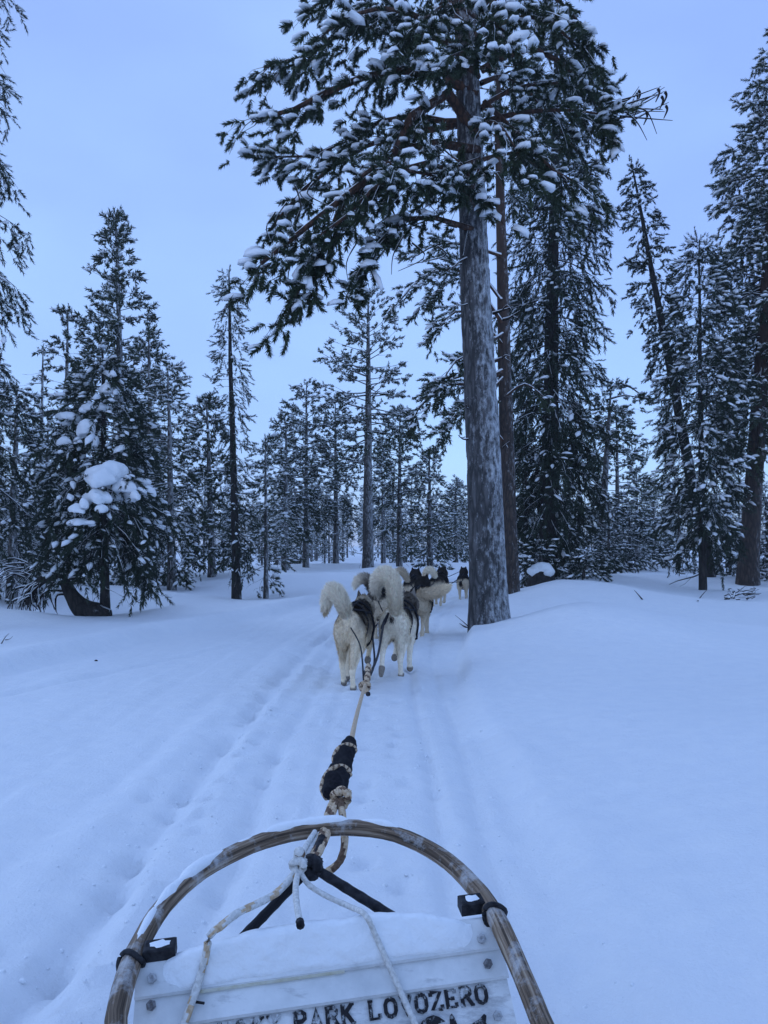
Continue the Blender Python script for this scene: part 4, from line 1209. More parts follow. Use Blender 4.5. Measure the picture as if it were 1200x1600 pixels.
def col_dark_back(line=.47, tail_c=WHITE, tip=WHITE, rump=CREAM):
    def f(V, N, g, t, rng):
        C = np.tile(rump, (len(V), 1))
        d_ = sstep(line - .03, line + .05, V[:, 2] + nz(V, 10, 6) * .07 + .10 * sstep(.02, .25, V[:, 0]))
        leg = np.isin(g, ['shin', 'pastern', 'paw', 'foreleg'])
        C = blend(C, DARK, np.where(leg, 0, d_))
        C[leg] = CREAM_G
        C[np.isin(g, ['head', 'ear', 'neck'])] = DARK
        C[np.isin(g, ['muzzle', 'cheek'])] = GREY
        tl = g == 'tail'
        C[tl] = blend(np.tile(tail_c, (tl.sum(), 1)), tip, sstep(.35, .8, t[tl]))
        return C
    return f

WL = dog('sled_dog', 'cream wheel dog with dark saddle and tail held up leaning left', -.285, 6.30, 8, col_left_wheel,
         [(-.06, 0, .545), (-.11, .03, .65), (-.10, .09, .745), (-.07, .155, .765), (-.05, .205, .70), (-.05, .225, .60)],
         hind=((.09, 0), (-.16, 0)), front=((.30, 0), (.54, .12)), headz=.585, seed=11, fur_n=22000, scale=(1.0, .86, 1.03))
WR = dog('sled_dog', 'whitest wheel dog with grey saddle and thick tail curled high over its back', .085, 6.72, 12, col_right_wheel,
         [(-.06, -.03, .535), (-.11, -.035, .68), (-.10, -.02, .82), (-.07, .05, .895), (-.04, .13, .875), (-.02, .175, .79), (-.02, .16, .73)],
         hind=((-.12, .07), (.0, 0)), front=((.50, .08), (.36, 0)), headz=.60, seed=12, fur_n=22000, scale=(1.0, .90, 1.0), tail_r=[.036, .046, .054, .058, .050, .018])
D2L = dog('sled_dog', 'grey swing dog with black pricked ears hidden behind the white wheel dog', -.06, 9.0, 5, col_dark_back(.53, MID, WHITE, CREAM_G * .85),
          [(-.06, .02, .53), (-.10, .06, .66), (-.08, .11, .76), (-.05, .19, .79), (-.03, .26, .74), (-.03, .28, .68)],
          hind=((-.08, 0), (.06, .03)), front=((.5, 0), (.38, .05)), headz=.70, step=.016, fur_n=8000, seed=13)
D2R = dog('sled_dog', 'black-backed swing dog with cream haunches and bushy tail swept right', .415, 9.7, 9, col_dark_back(.50, CREAM_G * 1.1, CREAM, CREAM_G),
          [(-.06, -.01, .525), (-.10, -.08, .575), (-.10, -.18, .575), (-.08, -.28, .60), (-.06, -.37, .64), (-.05, -.42, .67)],
          hind=((-.06, 0), (.05, .04)), front=((.5, .06), (.4, 0)), headz=.66, step=.016, fur_n=9000, seed=14, tail_r=[.03, .044, .052, .054, .044, .012])
D3L = dog('sled_dog', 'dark team dog with tan tail curled into a ring', .46, 13.2, 9, col_dark_back(.46, CREAM_G * .8, CREAM, CREAM_G),
          [(-.06, .03, .54), (-.10, .08, .66), (-.08, .15, .735), (-.05, .225, .71), (-.03, .235, .62), (-.03, .17, .57)],
          hind=((-.05, 0), (.05, 0)), front=((.5, 0), (.4, .05)), headz=.64, step=.018, fur_n=5000, seed=15)
D3R = dog('sled_dog', 'dark team dog with white tail arched down over its left hip', 1.00, 14.4, 12, col_dark_back(.45, WHITE, CREAM, CREAM_G),
          [(-.06, .01, .54), (-.10, .05, .64), (-.08, .11, .70), (-.05, .19, .67), (-.04, .23, .58), (-.04, .23, .52)],
          hind=((-.05, 0), (.05, .05)), front=((.5, 0), (.4, .05)), headz=.62, step=.018, fur_n=5000, seed=16)
LD = dog('sled_dog', 'black lead dog with pale rump and pricked ears running alone in front', 1.70, 16.5, 8, col_dark_back(.515, DARK, MID, CREAM_G),
         [(-.06, .0, .53), (-.08, .02, .50), (-.085, .04, .45), (-.07, .05, .40), (-.05, .05, .36), (-.03, .05, .34)],
         hind=((-.05, 0), (.05, 0)), front=((.5, 0), (.4, .05)), headz=.70, step=.018, fur_n=5000, seed=17, scale=.86, tail_r=[.022, .022, .022, .020, .018, .010])

# ------------------------------------------------------------------ sled
def wood_material():
    m, n, l, b = mat('bow_wood', (.2, .13, .08), .7, .25)
    at = n.new('ShaderNodeAttribute'); at.attribute_name = 'grain'
    t1 = tex(n, l, 'ShaderNodeTexNoise', 3.0, at.outputs['Vector'], Detail=8, Roughness=.65, Distortion=.4)
    base = ramp(n, l, t1.outputs['Fac'], [(.32, (.030, .022, .017)), (.43, (.10, .070, .047)), (.54, (.23, .165, .115)), (.64, (.40, .33, .25)), (.74, (.17, .12, .085))])
    c = coords(n, l)
    t2 = tex(n, l, 'ShaderNodeTexNoise', 16.0, c, Detail=7, Roughness=.7)
    g = n.new('ShaderNodeNewGeometry'); sx = n.new('ShaderNodeSeparateXYZ'); l.new(g.outputs['Normal'], sx.inputs[0])
    m1 = n.new('ShaderNodeMath'); m1.operation = 'MULTIPLY_ADD'; l.new(sx.outputs['Z'], m1.inputs[0]); m1.inputs[1].default_value = .05; l.new(t2.outputs['Fac'], m1.inputs[2])
    f = ramp(n, l, m1.outputs[0], [(.55, (0, 0, 0)), (.70, (.6, .6, .6))])
    l.new(mix(n, l, f, base, (.60, .62, .64)), b.inputs['Base Color'])
    bump(n, l, b, t1.outputs['Fac'], .6, .006)
    return m

def add_grain(me, m, k, L):
    s_ = np.repeat(np.linspace(0, L, m), k); a = np.tile(np.arange(k) * 2 * math.pi / k, m)
    g = np.stack([s_ * 1.6, np.cos(a) * .9, np.sin(a) * .9], -1)
    n0 = len(me.vertices)
    if len(g) < n0:
        g = np.concatenate([g, np.zeros((n0 - len(g), 3))])
    at = me.attributes.new('grain', 'FLOAT_VECTOR', 'POINT')
    at.data.foreach_set('vector', g.astype(np.float32).ravel())
    return me

def panel_material(dirty=False):
    m, n, l, b = mat('scuffed_board' if dirty else 'frosted_board', (.62, .65, .66), .55, .3)
    c = coords(n, l)
    t1 = tex(n, l, 'ShaderNodeTexNoise', 11.0, c, Detail=6, Roughness=.6)
    t2 = tex(n, l, 'ShaderNodeTexNoise', 70.0, c, Detail=4, Roughness=.7)
    base = ramp(n, l, t1.outputs['Fac'], [(.35, (.56, .585, .60)), (.62, (.74, .76, .77))])
    t3 = tex(n, l, 'ShaderNodeTexNoise', 26.0, coords(n, l, (.5, 1.6, 1.6)), Detail=7, Roughness=.7)
    sm = ramp(n, l, t3.outputs['Fac'], [(.46 if dirty else .58, (0, 0, 0)), (.62 if dirty else .74, (.6, .6, .6))])
    base = mix(n, l, sm, base, (.25, .26, .28))
    l.new(base, b.inputs['Base Color'])
    bump(n, l, b, t2.outputs['Fac'], .25, .003)
    return m

def worn_ink(cover):
    m, n, l, b = mat('worn_black_paint', (.02, .02, .025), .7, .2)
    c = coords(n, l)
    t1 = tex(n, l, 'ShaderNodeTexNoise', 75.0, c, Detail=5, Roughness=.65)
    l.new(ramp(n, l, t1.outputs['Fac'], [(cover - .05, (.018, .018, .022)), (cover + .09, (.50, .53, .55))]), b.inputs['Base Color'])
    return m

def plain_tex(name, a, b_, s=60, rough=.85):
    m, n, l, b = mat(name, a, rough, .15)
    t1 = tex(n, l, 'ShaderNodeTexNoise', s, coords(n, l), Detail=4)
    l.new(ramp(n, l, t1.outputs['Fac'], [(.35, a), (.65, b_)]), b.inputs['Base Color'])
    bump(n, l, b, t1.outputs['Fac'], .4, .004)
    return m
M_WOOD = wood_material(); M_PANEL = panel_material(); M_PANEL_D = panel_material(True); M_INK = worn_ink(.58); M_INK2 = worn_ink(.47)
M_BLACK = plain_tex('black_rubber', (.010, .010, .013), (.035, .035, .04), 80, .6)
M_FLEECE = plain_tex('black_fleece', (.004, .004, .006), (.014, .013, .018), 120, .95)
M_ROPE_W = plain_tex('white_rope', (.50, .50, .48), (.70, .70, .68), 150)
M_ROPE_T = plain_tex('tan_rope', (.44, .31, .19), (.62, .49, .35), 150)
M_ROPE_B = plain_tex('brown_rope_fleck', (.10, .06, .04), (.20, .13, .09), 150)
M_STEEL = plain_tex('bolt_steel', (.10, .10, .11), (.22, .22, .23), 200, .45)
M_YELLOW = plain_tex('yellowed_edge', (.50, .48, .36), (.62, .62, .54), 60)

LBp, RBp, APp = PH(213, 1505, .420), PH(777, 1430, .450), PH(545, 1294, .500)
bn = nrm(np.cross(RBp - LBp, APp - LBp))
def on_plane(px, py, p0, n_):
    d = ray(px, py)
    return CAM + d * (((p0 - CAM) @ n_) / (d @ n_))
bow_px = [(168, 1660), (180, 1598), (196, 1530), (218, 1476), (252, 1420), (300, 1373), (350, 1341), (400, 1318), (450, 1303), (500, 1295), (545, 1293), (600, 1299), (650, 1316), (700, 1346), (740, 1385), (772, 1428), (797, 1480), (823, 1540), (846, 1598), (868, 1660)]
bow = np.array([on_plane(a, b, LBp, bn) for a, b in bow_px])
mid_b = (LBp + RBp) / 2
fdir = nrm(APp - mid_b); fh = nrm(arr(fdir[0], fdir[1], 0)); rdir = nrm(RBp - LBp)
back = -fh
tailL = [bow[0] + back * k * .3 + arr(0, 0, -.03 * k) for k in (5, 4, 3, 2, 1)]
tailR = [bow[-1] + back * k * .3 + arr(0, 0, -.03 * k) for k in (1, 2, 3, 4, 5)]
bow_path = np.concatenate([tailL, bow, tailR])

sled = thing('dog_sled', 'wooden dog sled front with curved bow and lettered white board', 'sled', (float(mid_b[0]), float(mid_b[1]), 0.0))
so = np.array([float(mid_b[0]), float(mid_b[1]), 0.0])
def S(p):
    return np.asarray(p, float) - so
rb = np.random.default_rng(3)
bp_ = resample(bow_path - so, 150)
brad = .0178 * (1 + .05 * np.sin(np.arange(150) * .37) + rb.normal(0, .012, 150))
v, q = tubes(bp_[None], brad[None], 18)
link('bow', add_grain(new_mesh('bow', v, [q], [M_WOOD]), 150, 18, 4.6), sled)
# a ridge of snow lying on the front of the hoop
seg = resample(bow - so, 90)[12:60]
sr = .016 * np.clip(fbm(np.arange(48) * .23, np.zeros(48), 77, 3) * 1.8 + .35, 0.02, 1) * np.sin(np.linspace(.05, math.pi - .05, 48)) ** .4
v, q = tubes((seg + np.array([0, .004, .0125]))[None], sr[None], 8)
link('bow_snow', new_mesh('bow_snow', v, [q], [M_SNOW]), sled)

# the board
TLp, TRp = LBp - arr(0, 0, .012), RBp - arr(0, 0, .012)
eu = nrm(TRp - TLp)
BRp = P(806, 1600, TRp[1] * .935)
ev = BRp - TRp; ev = nrm(ev - (ev @ eu) * eu)
pn = nrm(np.cross(eu, ev)); pn = pn if pn[1] < 0 or pn[2] > 0 else -pn
if pn[2] < 0:
    pn = -pn
WB = float(np.linalg.norm(TRp - TLp))
def UV(px, py):
    p = on_plane(px, py, TLp, pn) - TLp
    return float(p @ eu), float(p @ ev)
def W_(u, v_, o=0.0):
    return TLp + eu * u + ev * v_ + pn * o - so
c1 = (UV(320, 1549)[1] + UV(700, 1492)[1]) / 2
c2 = (UV(320, 1596)[1] + UV(770, 1532)[1]) / 2
print('PANEL', WB, c1, c2, UV(765, 1570), UV(575, 1593), UV(575, 1562), UV(751, 1467), UV(760, 1507), UV(775, 1588), UV(238, 1530), UV(237, 1572), TLp, TRp, BRp, APp)

def board(name, v0, v1, off0, off1, u0=0.0, u1=None, th=.012, m_=None, edge=.004, parent=None, seed=0):
    """a slat of the board, bevelled, its lower edge proud"""
    u1 = WB if u1 is None else u1
    nu_ = 40
    us = np.linspace(u0, u1, nu_)
    prof_ = [(v0 + .001, off0 - th), (v0, off0 - edge), (v0 + edge, off0), ((v0 + v1) / 2, (off0 + off1) / 2), (v1 - edge, off1), (v1, off1 - edge), (v1 - .001, off1 - th)]
    V_ = np.array([[W_(u, a, o + .0012 * noise2(np.array([u * 30.]), np.array([a * 40. + seed]), 5)[0]) for a, o in prof_] for u in us])
    k = len(prof_)
    idx = np.arange(nu_ * k).reshape(nu_, k)
    q_ = np.stack([idx[:-1, :-1], idx[1:, :-1], idx[1:, 1:], idx[:-1, 1:]], -1).reshape(-1, 4)
    ends = [idx[0][None], idx[-1][None, ::-1]]
    qb = np.stack([idx[:-1, -1], idx[1:, -1], idx[1:, 0], idx[:-1, 0]], -1)
    return link(name, new_mesh(name, V_.reshape(-1, 3), [q_, qb] + ends, [m_ or M_PANEL], smooth=False), parent or sled)
b1 = board('board_slat', -.012, c1 + .001, .001, .0055)
b2 = board('board_slat', c1 - .004, c2 + .001, -.004, .003, seed=3)
b3 = board('board_slat', c2 - .004, c2 + .13, -.0065, -.002, u0=.002, u1=WB - .002, seed=5, m_=M_PANEL_D)
board('crease_strip', c1 - .001, c1 + .004, .0040, .0020, u0=.11, u1=WB * .55, th=.006, m_=M_YELLOW, edge=.001)
# packed snow heaped over the top slat
nuS, nvS = 70, 14
us_ = np.linspace(.046, WB - .052, nuS); ks = np.linspace(0, 1, nuS)
hump = .034 * np.sin(np.clip(ks * 1.02, 0, 1) * math.pi) ** .55 + .006 * fbm(us_ * 14, us_ * 0, 33, 3)
rows = []
for a, (u, hb) in enumerate(zip(us_, hump)):
    v_low = c1 * (.94 + .16 * noise2(np.array([u * 22.]), np.array([.5]), 35)[0])
    r_ = [W_(u, .012, -.022), W_(u, -hb * .6, -.020)]
    for t_ in np.linspace(0, 1, nvS):
        vv = -.008 - hb + (v_low + .008 + hb) * t_
        o = (.0085 * math.sin(min(1, t_ * 5 + .15) * math.pi / 2) * (1 - t_ ** 3) + .0022 + .004 * noise2(np.array([u * 45.]), np.array([vv * 60]), 36)[0]) * min(1, ks[a] * 12, (1 - ks[a]) * 12)
        r_.append(W_(u, vv, o + .003 - .006 * (1 - min(1, t_ * 6)) - (.008 if t_ == 1 else 0)))
    rows.append(r_)
rows = np.array(rows); kk = rows.shape[1]
ix = np.arange(nuS * kk).reshape(nuS, kk)
link('board_snow', new_mesh('board_snow', rows.reshape(-1, 3), [np.stack([ix[:-1, :-1], ix[1:, :-1], ix[1:, 1:], ix[:-1, 1:]], -1).reshape(-1, 4)], [M_SNOW]), sled)
# bolts
def disc(name, px, py, r, m_, h=.008):
    u, v_ = UV(px, py)
    c = W_(u, v_, .004)
    a = np.arange(6) * math.pi / 3 + .3
    ring = np.array([c + (eu * math.cos(t) + ev * math.sin(t)) * r for t in a]); ring2 = ring + pn * h
    inner = np.array([c + pn * (h + .002) + (eu * math.cos(t) + ev * math.sin(t)) * r * .55 for t in a])
    V_ = np.concatenate([ring, ring2, inner, [c + pn * (h - .001)]]); i = np.arange(6); j = (i + 1) % 6
    link(name, new_mesh(name, V_, [np.stack([i, j, j + 6, i + 6], -1), np.stack([i + 6, j + 6, j + 12, i + 12], -1), np.stack([i + 12, j + 12, np.full(6, 18)], -1)], [m_], smooth=False), sled)
M_BOLTF = plain_tex('frosted_bolt', (.30, .31, .33), (.48, .50, .52), 120, .6)
for px, py, m_ in ((238, 1530, M_BOLTF), (237, 1572, M_STEEL), (751, 1468, M_BOLTF), (761, 1507, M_STEEL), (776, 1588, M_BOLTF)):
    disc('bolt', px, py, .0085, m_)
# dark nick by the crease
uv0, uv1 = UV(303, 1566), UV(320, 1569)
link('wire_stub', tube_mesh('wire_stub', [W_(*uv0, .006), W_(*uv1, .012)], [.0022, .0022], [M_BLACK], 6, 6), sled)

# lettering: slab letters cut as strokes
ST = {'H': [[(.12, 0), (.12, 1)], [(.68, 0), (.68, 1)], [(.12, .5), (.68, .5)], [(0, .04), (.26, .04)], [(0, .96), (.26, .96)], [(.54, .04), (.80, .04)], [(.54, .96), (.80, .96)]],
      'U': [[(.12, 1), (.12, .3), (.2, .12), (.4, .06), (.6, .12), (.68, .3), (.68, 1)], [(0, .96), (.26, .96)], [(.54, .96), (.80, .96)]],
      'S': [[(.64, .74), (.58, .88), (.38, .94), (.16, .86), (.13, .68), (.3, .54), (.52, .46), (.66, .32), (.62, .14), (.4, .06), (.18, .12), (.12, .28)]],
      'K': [[(.12, 0), (.12, 1)], [(.64, .98), (.16, .46)], [(.3, .58), (.68, .02)], [(0, .04), (.26, .04)], [(0, .96), (.26, .96)], [(.54, .96), (.78, .96)], [(.56, .04), (.82, .04)]],
      'Y': [[(.1, .98), (.4, .48), (.7, .98)], [(.4, .5), (.4, 0)], [(.26, .04), (.54, .04)], [(0, .96), (.24, .96)], [(.56, .96), (.8, .96)]],
      'P': [[(.14, 0), (.14, 1)], [(.14, .93), (.5, .93), (.66, .82), (.66, .6), (.5, .48), (.14, .48)], [(0, .04), (.3, .04)], [(0, .96), (.2, .96)]],
      'A': [[(.12, 0), (.4, .98), (.68, 0)], [(.22, .32), (.58, .32)], [(0, .04), (.26, .04)], [(.54, .04), (.80, .04)]],
      'R': [[(.14, 0), (.14, 1)], [(.14, .93), (.5, .93), (.64, .82), (.64, .62), (.5, .5), (.14, .5)], [(.42, .5), (.7, .02)], [(0, .04), (.28, .04)], [(.58, .04), (.82, .04)], [(0, .96), (.2, .96)]],
      'L': [[(.14, 0), (.14, 1)], [(.04, .07), (.66, .07)], [(.64, .05), (.64, .3)], [(0, .96), (.3, .96)]],
      'O': [[(.4, .94), (.2, .86), (.11, .68), (.11, .32), (.2, .14), (.4, .06), (.6, .14), (.69, .32), (.69, .68), (.6, .86), (.4, .94)]],
      'V': [[(.1, .98), (.4, .02), (.7, .98)], [(0, .96), (.24, .96)], [(.56, .96), (.8, .96)]],
      'Z': [[(.08, .93), (.68, .93), (.12, .07), (.72, .07)], [(.09, .94), (.09, .74)], [(.70, .06), (.70, .28)]],
      'E': [[(.14, 0), (.14, 1)], [(.04, .93), (.64, .93)], [(.04, .07), (.66, .07)], [(.14, .5), (.48, .5)], [(.62, .95), (.62, .74)], [(.65, .05), (.65, .28)], [(.47, .6), (.47, .4)]]}
def letter(ch, u0, vb, w_, h_, m_, lift=.0):
    V_, Q_ = [], []
    for si, st_ in enumerate(ST[ch]):
        p = np.array(st_); thin = abs(p[0, 1] - p[-1, 1]) < .01 and len(p) == 2
        tk = .13 if thin else .235
        d = np.gradient(p, axis=0) if len(p) > 2 else np.repeat((p[1:] - p[:-1]), 2, 0)
        d = nrm(d * [w_ / .8, h_]); nn = np.stack([-d[:, 1], d[:, 0]], -1)
        o = .0012 + .0002 * si + lift
        for i in range(len(p)):
            for s_ in (1, -1):
                x_ = p[i, 0] * w_ / .8 + nn[i, 0] * s_ * tk * h_ * .5
                y_ = p[i, 1] * h_ + nn[i, 1] * s_ * tk * h_ * .5
                V_.append(W_(u0 + x_, vb - y_, -.0030 + o))
        b0 = len(V_) - 2 * len(p)
        for i in range(len(p) - 1):
            Q_.append([b0 + 2 * i, b0 + 2 * i + 1, b0 + 2 * i + 3, b0 + 2 * i + 2])
    return V_, Q_
uL, vL = UV(577, 1594); uR, vR = UV(768, 1568); hh_ = vL - UV(577, 1562)[1]
print('TEXT', uL, vL, uR, vR, hh_)
pitch_l = (uR - uL) / 8
vb = (vL + vR) / 2
words = [('LOVOZERO', uL, M_INK), ('PARK', uL - pitch_l * 4.75, M_INK), ('HUSKY', uL - pitch_l * 10.4, M_INK2)]
for wd, u0, m_ in words:
    V_, Q_ = [], []
    for i, ch in enumerate(wd):
        a, b_ = letter(ch, u0 + i * pitch_l, vb + .0, pitch_l * .90, hh_, m_)
        Q_ += [[k + len(V_) for k in q_] for q_ in b_]; V_ += a
    link('lettering', new_mesh('lettering', np.array(V_), [np.array(Q_)], [m_], smooth=False), b3)
# black picture below the name: only its upper outline is in view
def blob(pxs, m_=M_INK):
    pts = [UV(a, b_) for a, b_ in pxs]
    V_ = np.array([W_(a, b_, .0012) for a, b_ in pts] + [W_(np.mean([a for a, _ in pts]), np.mean([b_ for _, b_ in pts]), .0012)])
    n_ = len(pts); i = np.arange(n_)
    link('emblem', new_mesh('emblem', V_, [np.stack([i, (i + 1) % n_, np.full(n_, n_)], -1)], [m_], smooth=False), b3)
blob([(655, 1604), (660, 1595), (668, 1589), (677, 1586), (686, 1589), (696, 1596), (690, 1598), (684, 1600), (690, 1612), (680, 1622), (664, 1622), (655, 1615)])
blob([(703, 1602), (702, 1588), (706, 1583), (710, 1590), (714, 1600), (722, 1612), (716, 1622), (706, 1618)])
blob([(738, 1599), (748, 1593), (756, 1584), (760, 1587), (759, 1598), (764, 1606), (756, 1618), (742, 1620), (736, 1610)])

# black end blocks strapped to the hoop
def block(pxy, wpx, seed):
    c = S(on_plane(pxy[0], pxy[1], LBp, bn)) + arr(0, 0, .004)
    a, b_, h_ = wpx, .016, .012
    up_ = bn if bn[2] > 0 else -bn
    fd = np.cross(up_, eu); fd = fd if fd[1] > 0 else -fd
    V_ = []
    for z_, s_ in ((-h_, 1.0), (h_ * .8, 1.0), (h_, .86)):
        for x_, y_ in ((-1, -1), (1, -1), (1, 1), (-1, 1)):
            V_.append(c + eu * a * x_ * s_ + fd * b_ * y_ * s_ + up_ * z_)
    q_ = [[i, (i + 1) % 4, (i + 1) % 4 + 4, i + 4] for i in range(4)] + [[i + 4, (i + 1) % 4 + 4, (i + 1) % 4 + 8, i + 8] for i in range(4)] + [[8, 9, 10, 11], [3, 2, 1, 0]]
    o = link('end_block', new_mesh('end_block', np.array(V_), [np.array(q_)], [M_BLACK], smooth=False), sled)
    top_ = c + up_ * (h_ + .0005)
    nu_ = 14
    t_ = np.linspace(0, 2 * math.pi, nu_, endpoint=False)
    rr_ = np.random.default_rng(seed).uniform(.6, .95, nu_)
    V2 = np.array([top_ + eu * a * .8 * np.cos(k) * r_ + fd * b_ * .8 * np.sin(k) * r_ for k, r_ in zip(t_, rr_)] + [top_ + up_ * .005])
    i = np.arange(nu_)
    link('snow_patch', new_mesh('snow_patch', V2, [np.stack([i, (i + 1) % nu_, np.full(nu_, nu_)], -1)], [M_SNOW]), o)
block((250, 1488), .028, 1)
block((737, 1416), .024, 2)
def ring_at(px, py, name='strap'):
    c = S(on_plane(px, py, LBp, bn))
    j = np.argmin(np.linalg.norm(bp_ - c, axis=1)); t_ = nrm(bp_[j + 1] - bp_[j - 1])
    u_ = nrm(np.cross(t_, arr(0, 0, 1))); w_ = np.cross(t_, u_)
    rr = []
    for k in np.linspace(0, 2 * math.pi, 20):
        rr.append(bp_[j] + (u_ * math.cos(k) + w_ * math.sin(k)) * .0205 + t_ * .006 * math.sin(2 * k))
    link(name, tube_mesh(name, rr, .0055, [M_BLACK], 26, 6), sled)
    e = bp_[j] + w_ * .02
    link('strap_end', tube_mesh('strap_end', [e, e + t_ * .01 + arr(.01, 0, .012), e + arr(.022, .01, .016)], [.005, .004, .0015], [M_BLACK], 6, 5), sled)
ring_at(208, 1503); ring_at(774, 1430)
# bed, runners and uprights that carry on under the camera
for sgn, pth in ((-1, tailL[::-1]), (1, tailR)):
    base = [p + np.array([0, 0, -.33 + .03 * 0]) for p in pth]
    side = nrm(rdir) * sgn * .02
    run = [APp + rdir * sgn * .20 + fh * -.12 + arr(0, 0, -.26), mid_b + rdir * sgn * (WB / 2 - .03) + fh * .16 + arr(0, 0, -.37)] + [arr(p[0], p[1], .035) for p in (mid_b + rdir * sgn * WB / 2 + back * .05, *[mid_b + rdir * sgn * WB / 2 + back * k for k in (.5, 1.0, 1.6, 2.2)])]
    link('runner', add_grain(tube_mesh('runner', [S(p) for p in run], [.014, .018, .018, .018, .018, .018, .016], [M_WOOD], 40, 8), 40, 8, 3.0), sled)
    for k in (.35, .95, 1.5):
        a = mid_b + rdir * sgn * WB / 2 + back * k
        link('upright', add_grain(tube_mesh('upright', [S(arr(a[0], a[1], .04)), S(arr(a[0], a[1], .20)), S(arr(a[0], a[1], .34 - k * .04))], [.014, .013, .012], [M_WOOD], 8, 8), 8, 8, .4), sled)
for k in range(6):
    u_ = WB * (k + .5) / 6 - WB / 2
    a = mid_b + rdir * u_ + back * .12; b_ = a + back * 1.7
    V_ = []
    for pt in (a, b_):
        for s_ in (-.042, .042):
            for z_ in (.20, .215):
                V_.append(S(arr(*(pt + rdir * s_)[:2], z_)))
    V_ = np.array(V_)
    link('bed_slat', new_mesh('bed_slat', V_, [np.array([[0, 2, 3, 1], [4, 5, 7, 6], [0, 1, 5, 4], [2, 6, 7, 3], [1, 3, 7, 5], [0, 4, 6, 2]])], [M_WOOD], smooth=False), sled)

# ------------------------------------------------------------------ ropes
def rope(name, pts, r, parent, origin, flecks=.35, m=None, seed=0, k=8, mats=None):
    m = m or max(10, int(sum(np.linalg.norm(np.array(b_) - np.array(a)) for a, b_ in zip(pts[:-1], pts[1:])) / .012))
    p = resample(np.array(pts) - origin, m)
    rg = np.random.default_rng(seed)
    rr = (np.full(m, r) if np.ndim(r) == 0 else np.interp(np.linspace(0, 1, m), np.linspace(0, 1, len(r)), r)) * (1 + .05 * np.cos(np.arange(m) * 2.1))
    V_, q_ = tubes(p[None], rr[None], k)
    n0 = len(V_); i = np.arange(k)
    V_ = np.concatenate([V_, p[:1], p[-1:]])
    c0 = np.stack([i, (i + 1) % k, np.full(k, n0)], -1); c1_ = np.stack([(m - 1) * k + i, (m - 1) * k + (i + 1) % k, np.full(k, n0 + 1)], -1)
    pat = ((np.arange(m - 1)[:, None] * .9 + np.arange(k)[None] * .8) % 5.2 < 5.2 * flecks).astype(int)
    mi = np.concatenate([pat.ravel(), np.zeros(2 * k)]) if flecks else None
    return link(name, new_mesh(name, V_, [q_, c0, c1_], mats or [M_ROPE_T, M_ROPE_B], mi), parent)

K1 = P(524, 1252, 2.0)
G0 = P(549, 1156, 2.75)
K2 = P(571, 1068, 4.45)
gang = thing('gangline', 'tan gangline rope with black fleece sleeve running from sled to dogs', 'rope', tuple(P(508, 1290, 1.80)))
go = np.array(gang.location)
def dogpt(d, lx, ly, lz):
    h_ = d.rotation_euler[2]; c, s_ = math.cos(h_), math.sin(h_)
    return np.array(d.location) + arr(lx * c - ly * s_, lx * s_ + ly * c, lz)
rope('main_rope', [P(541, 1190, 2.4), G0, P(558, 1115, 3.4), K2], .0095, gang, go, 0.0)
line = [K2, P(585, 1035, 5.3), arr(-.09, 6.9, .40), arr(.06, 8.3, .38), arr(.22, 9.6, .40), arr(.45, 11.2, .38), arr(.73, 13.2, .42), arr(1.05, 14.8, .42), dogpt(LD, -.28, 0.02, .42), dogpt(LD, -.10, 0.02, .52)]
rope('lead_rope', line, .0075, gang, go, 0.0, m=120, mats=[M_STRAP])
rope('tug_line', [K2 + arr(0, 0, .01), P(590, 1025, 5.4), dogpt(WR, -.14, .06, .50)], [.0085, .0085, .010], gang, go, 0, mats=[M_BLACK])
rope('tug_clip', [dogpt(WR, -.24, .06, .455), dogpt(WR, -.15, .05, .50), dogpt(WR, -.08, .03, .57)], [.008, .017, .010], gang, go, 0, mats=[M_STRAP])
rope('tug_line', [K2 + arr(-.01, 0, .01), P(563, 1010, 5.5), dogpt(WL, -.12, -.035, .50)], .0055, gang, go, 0, mats=[M_STRAP])
for d_, gp in ((D2L, arr(.06, 8.3, .38)), (D2R, arr(.12, 8.7, .38)), (D3L, arr(.60, 12.2, .40)), (D3R, arr(.66, 12.8, .42))):
    e_ = dogpt(d_, -.10, 0, .53); mid = (e_ + gp) / 2 + arr(0, 0, -.05)
    rope('tug_line', [gp, mid, e_], .0065, gang, go, 0, m=24, mats=[M_STRAP if d_ is not D2R else M_ROPE_T])
for d_, gp in ((WL, arr(-.08, 7.0, .40)), (WR, arr(-.05, 7.3, .40)), (D2L, arr(.22, 9.6, .40)), (D2R, arr(.30, 10.2, .39)), (D3R, arr(.95, 14.4, .42))):
    e_ = dogpt(d_, .50, 0, .40)
    rope('neck_line', [gp, (gp + e_) / 2 + arr(0, 0, -.04), e_], .006, gang, go, 0, m=20, mats=[M_STRAP])
# lead dog lines as two slack curves
rope('lead_slack', [dogpt(D3R, .45, -.05, .50), arr(1.35, 15.6, .36), dogpt(LD, .2, .10, .46)], .008, gang, go, 0, m=24, mats=[M_STRAP])
rope('lead_slack', [dogpt(D3R, .40, -.05, .55), arr(1.32, 15.5, .52), dogpt(LD, .3, .10, .60)], .007, gang, go, 0, m=24, mats=[M_STRAP])
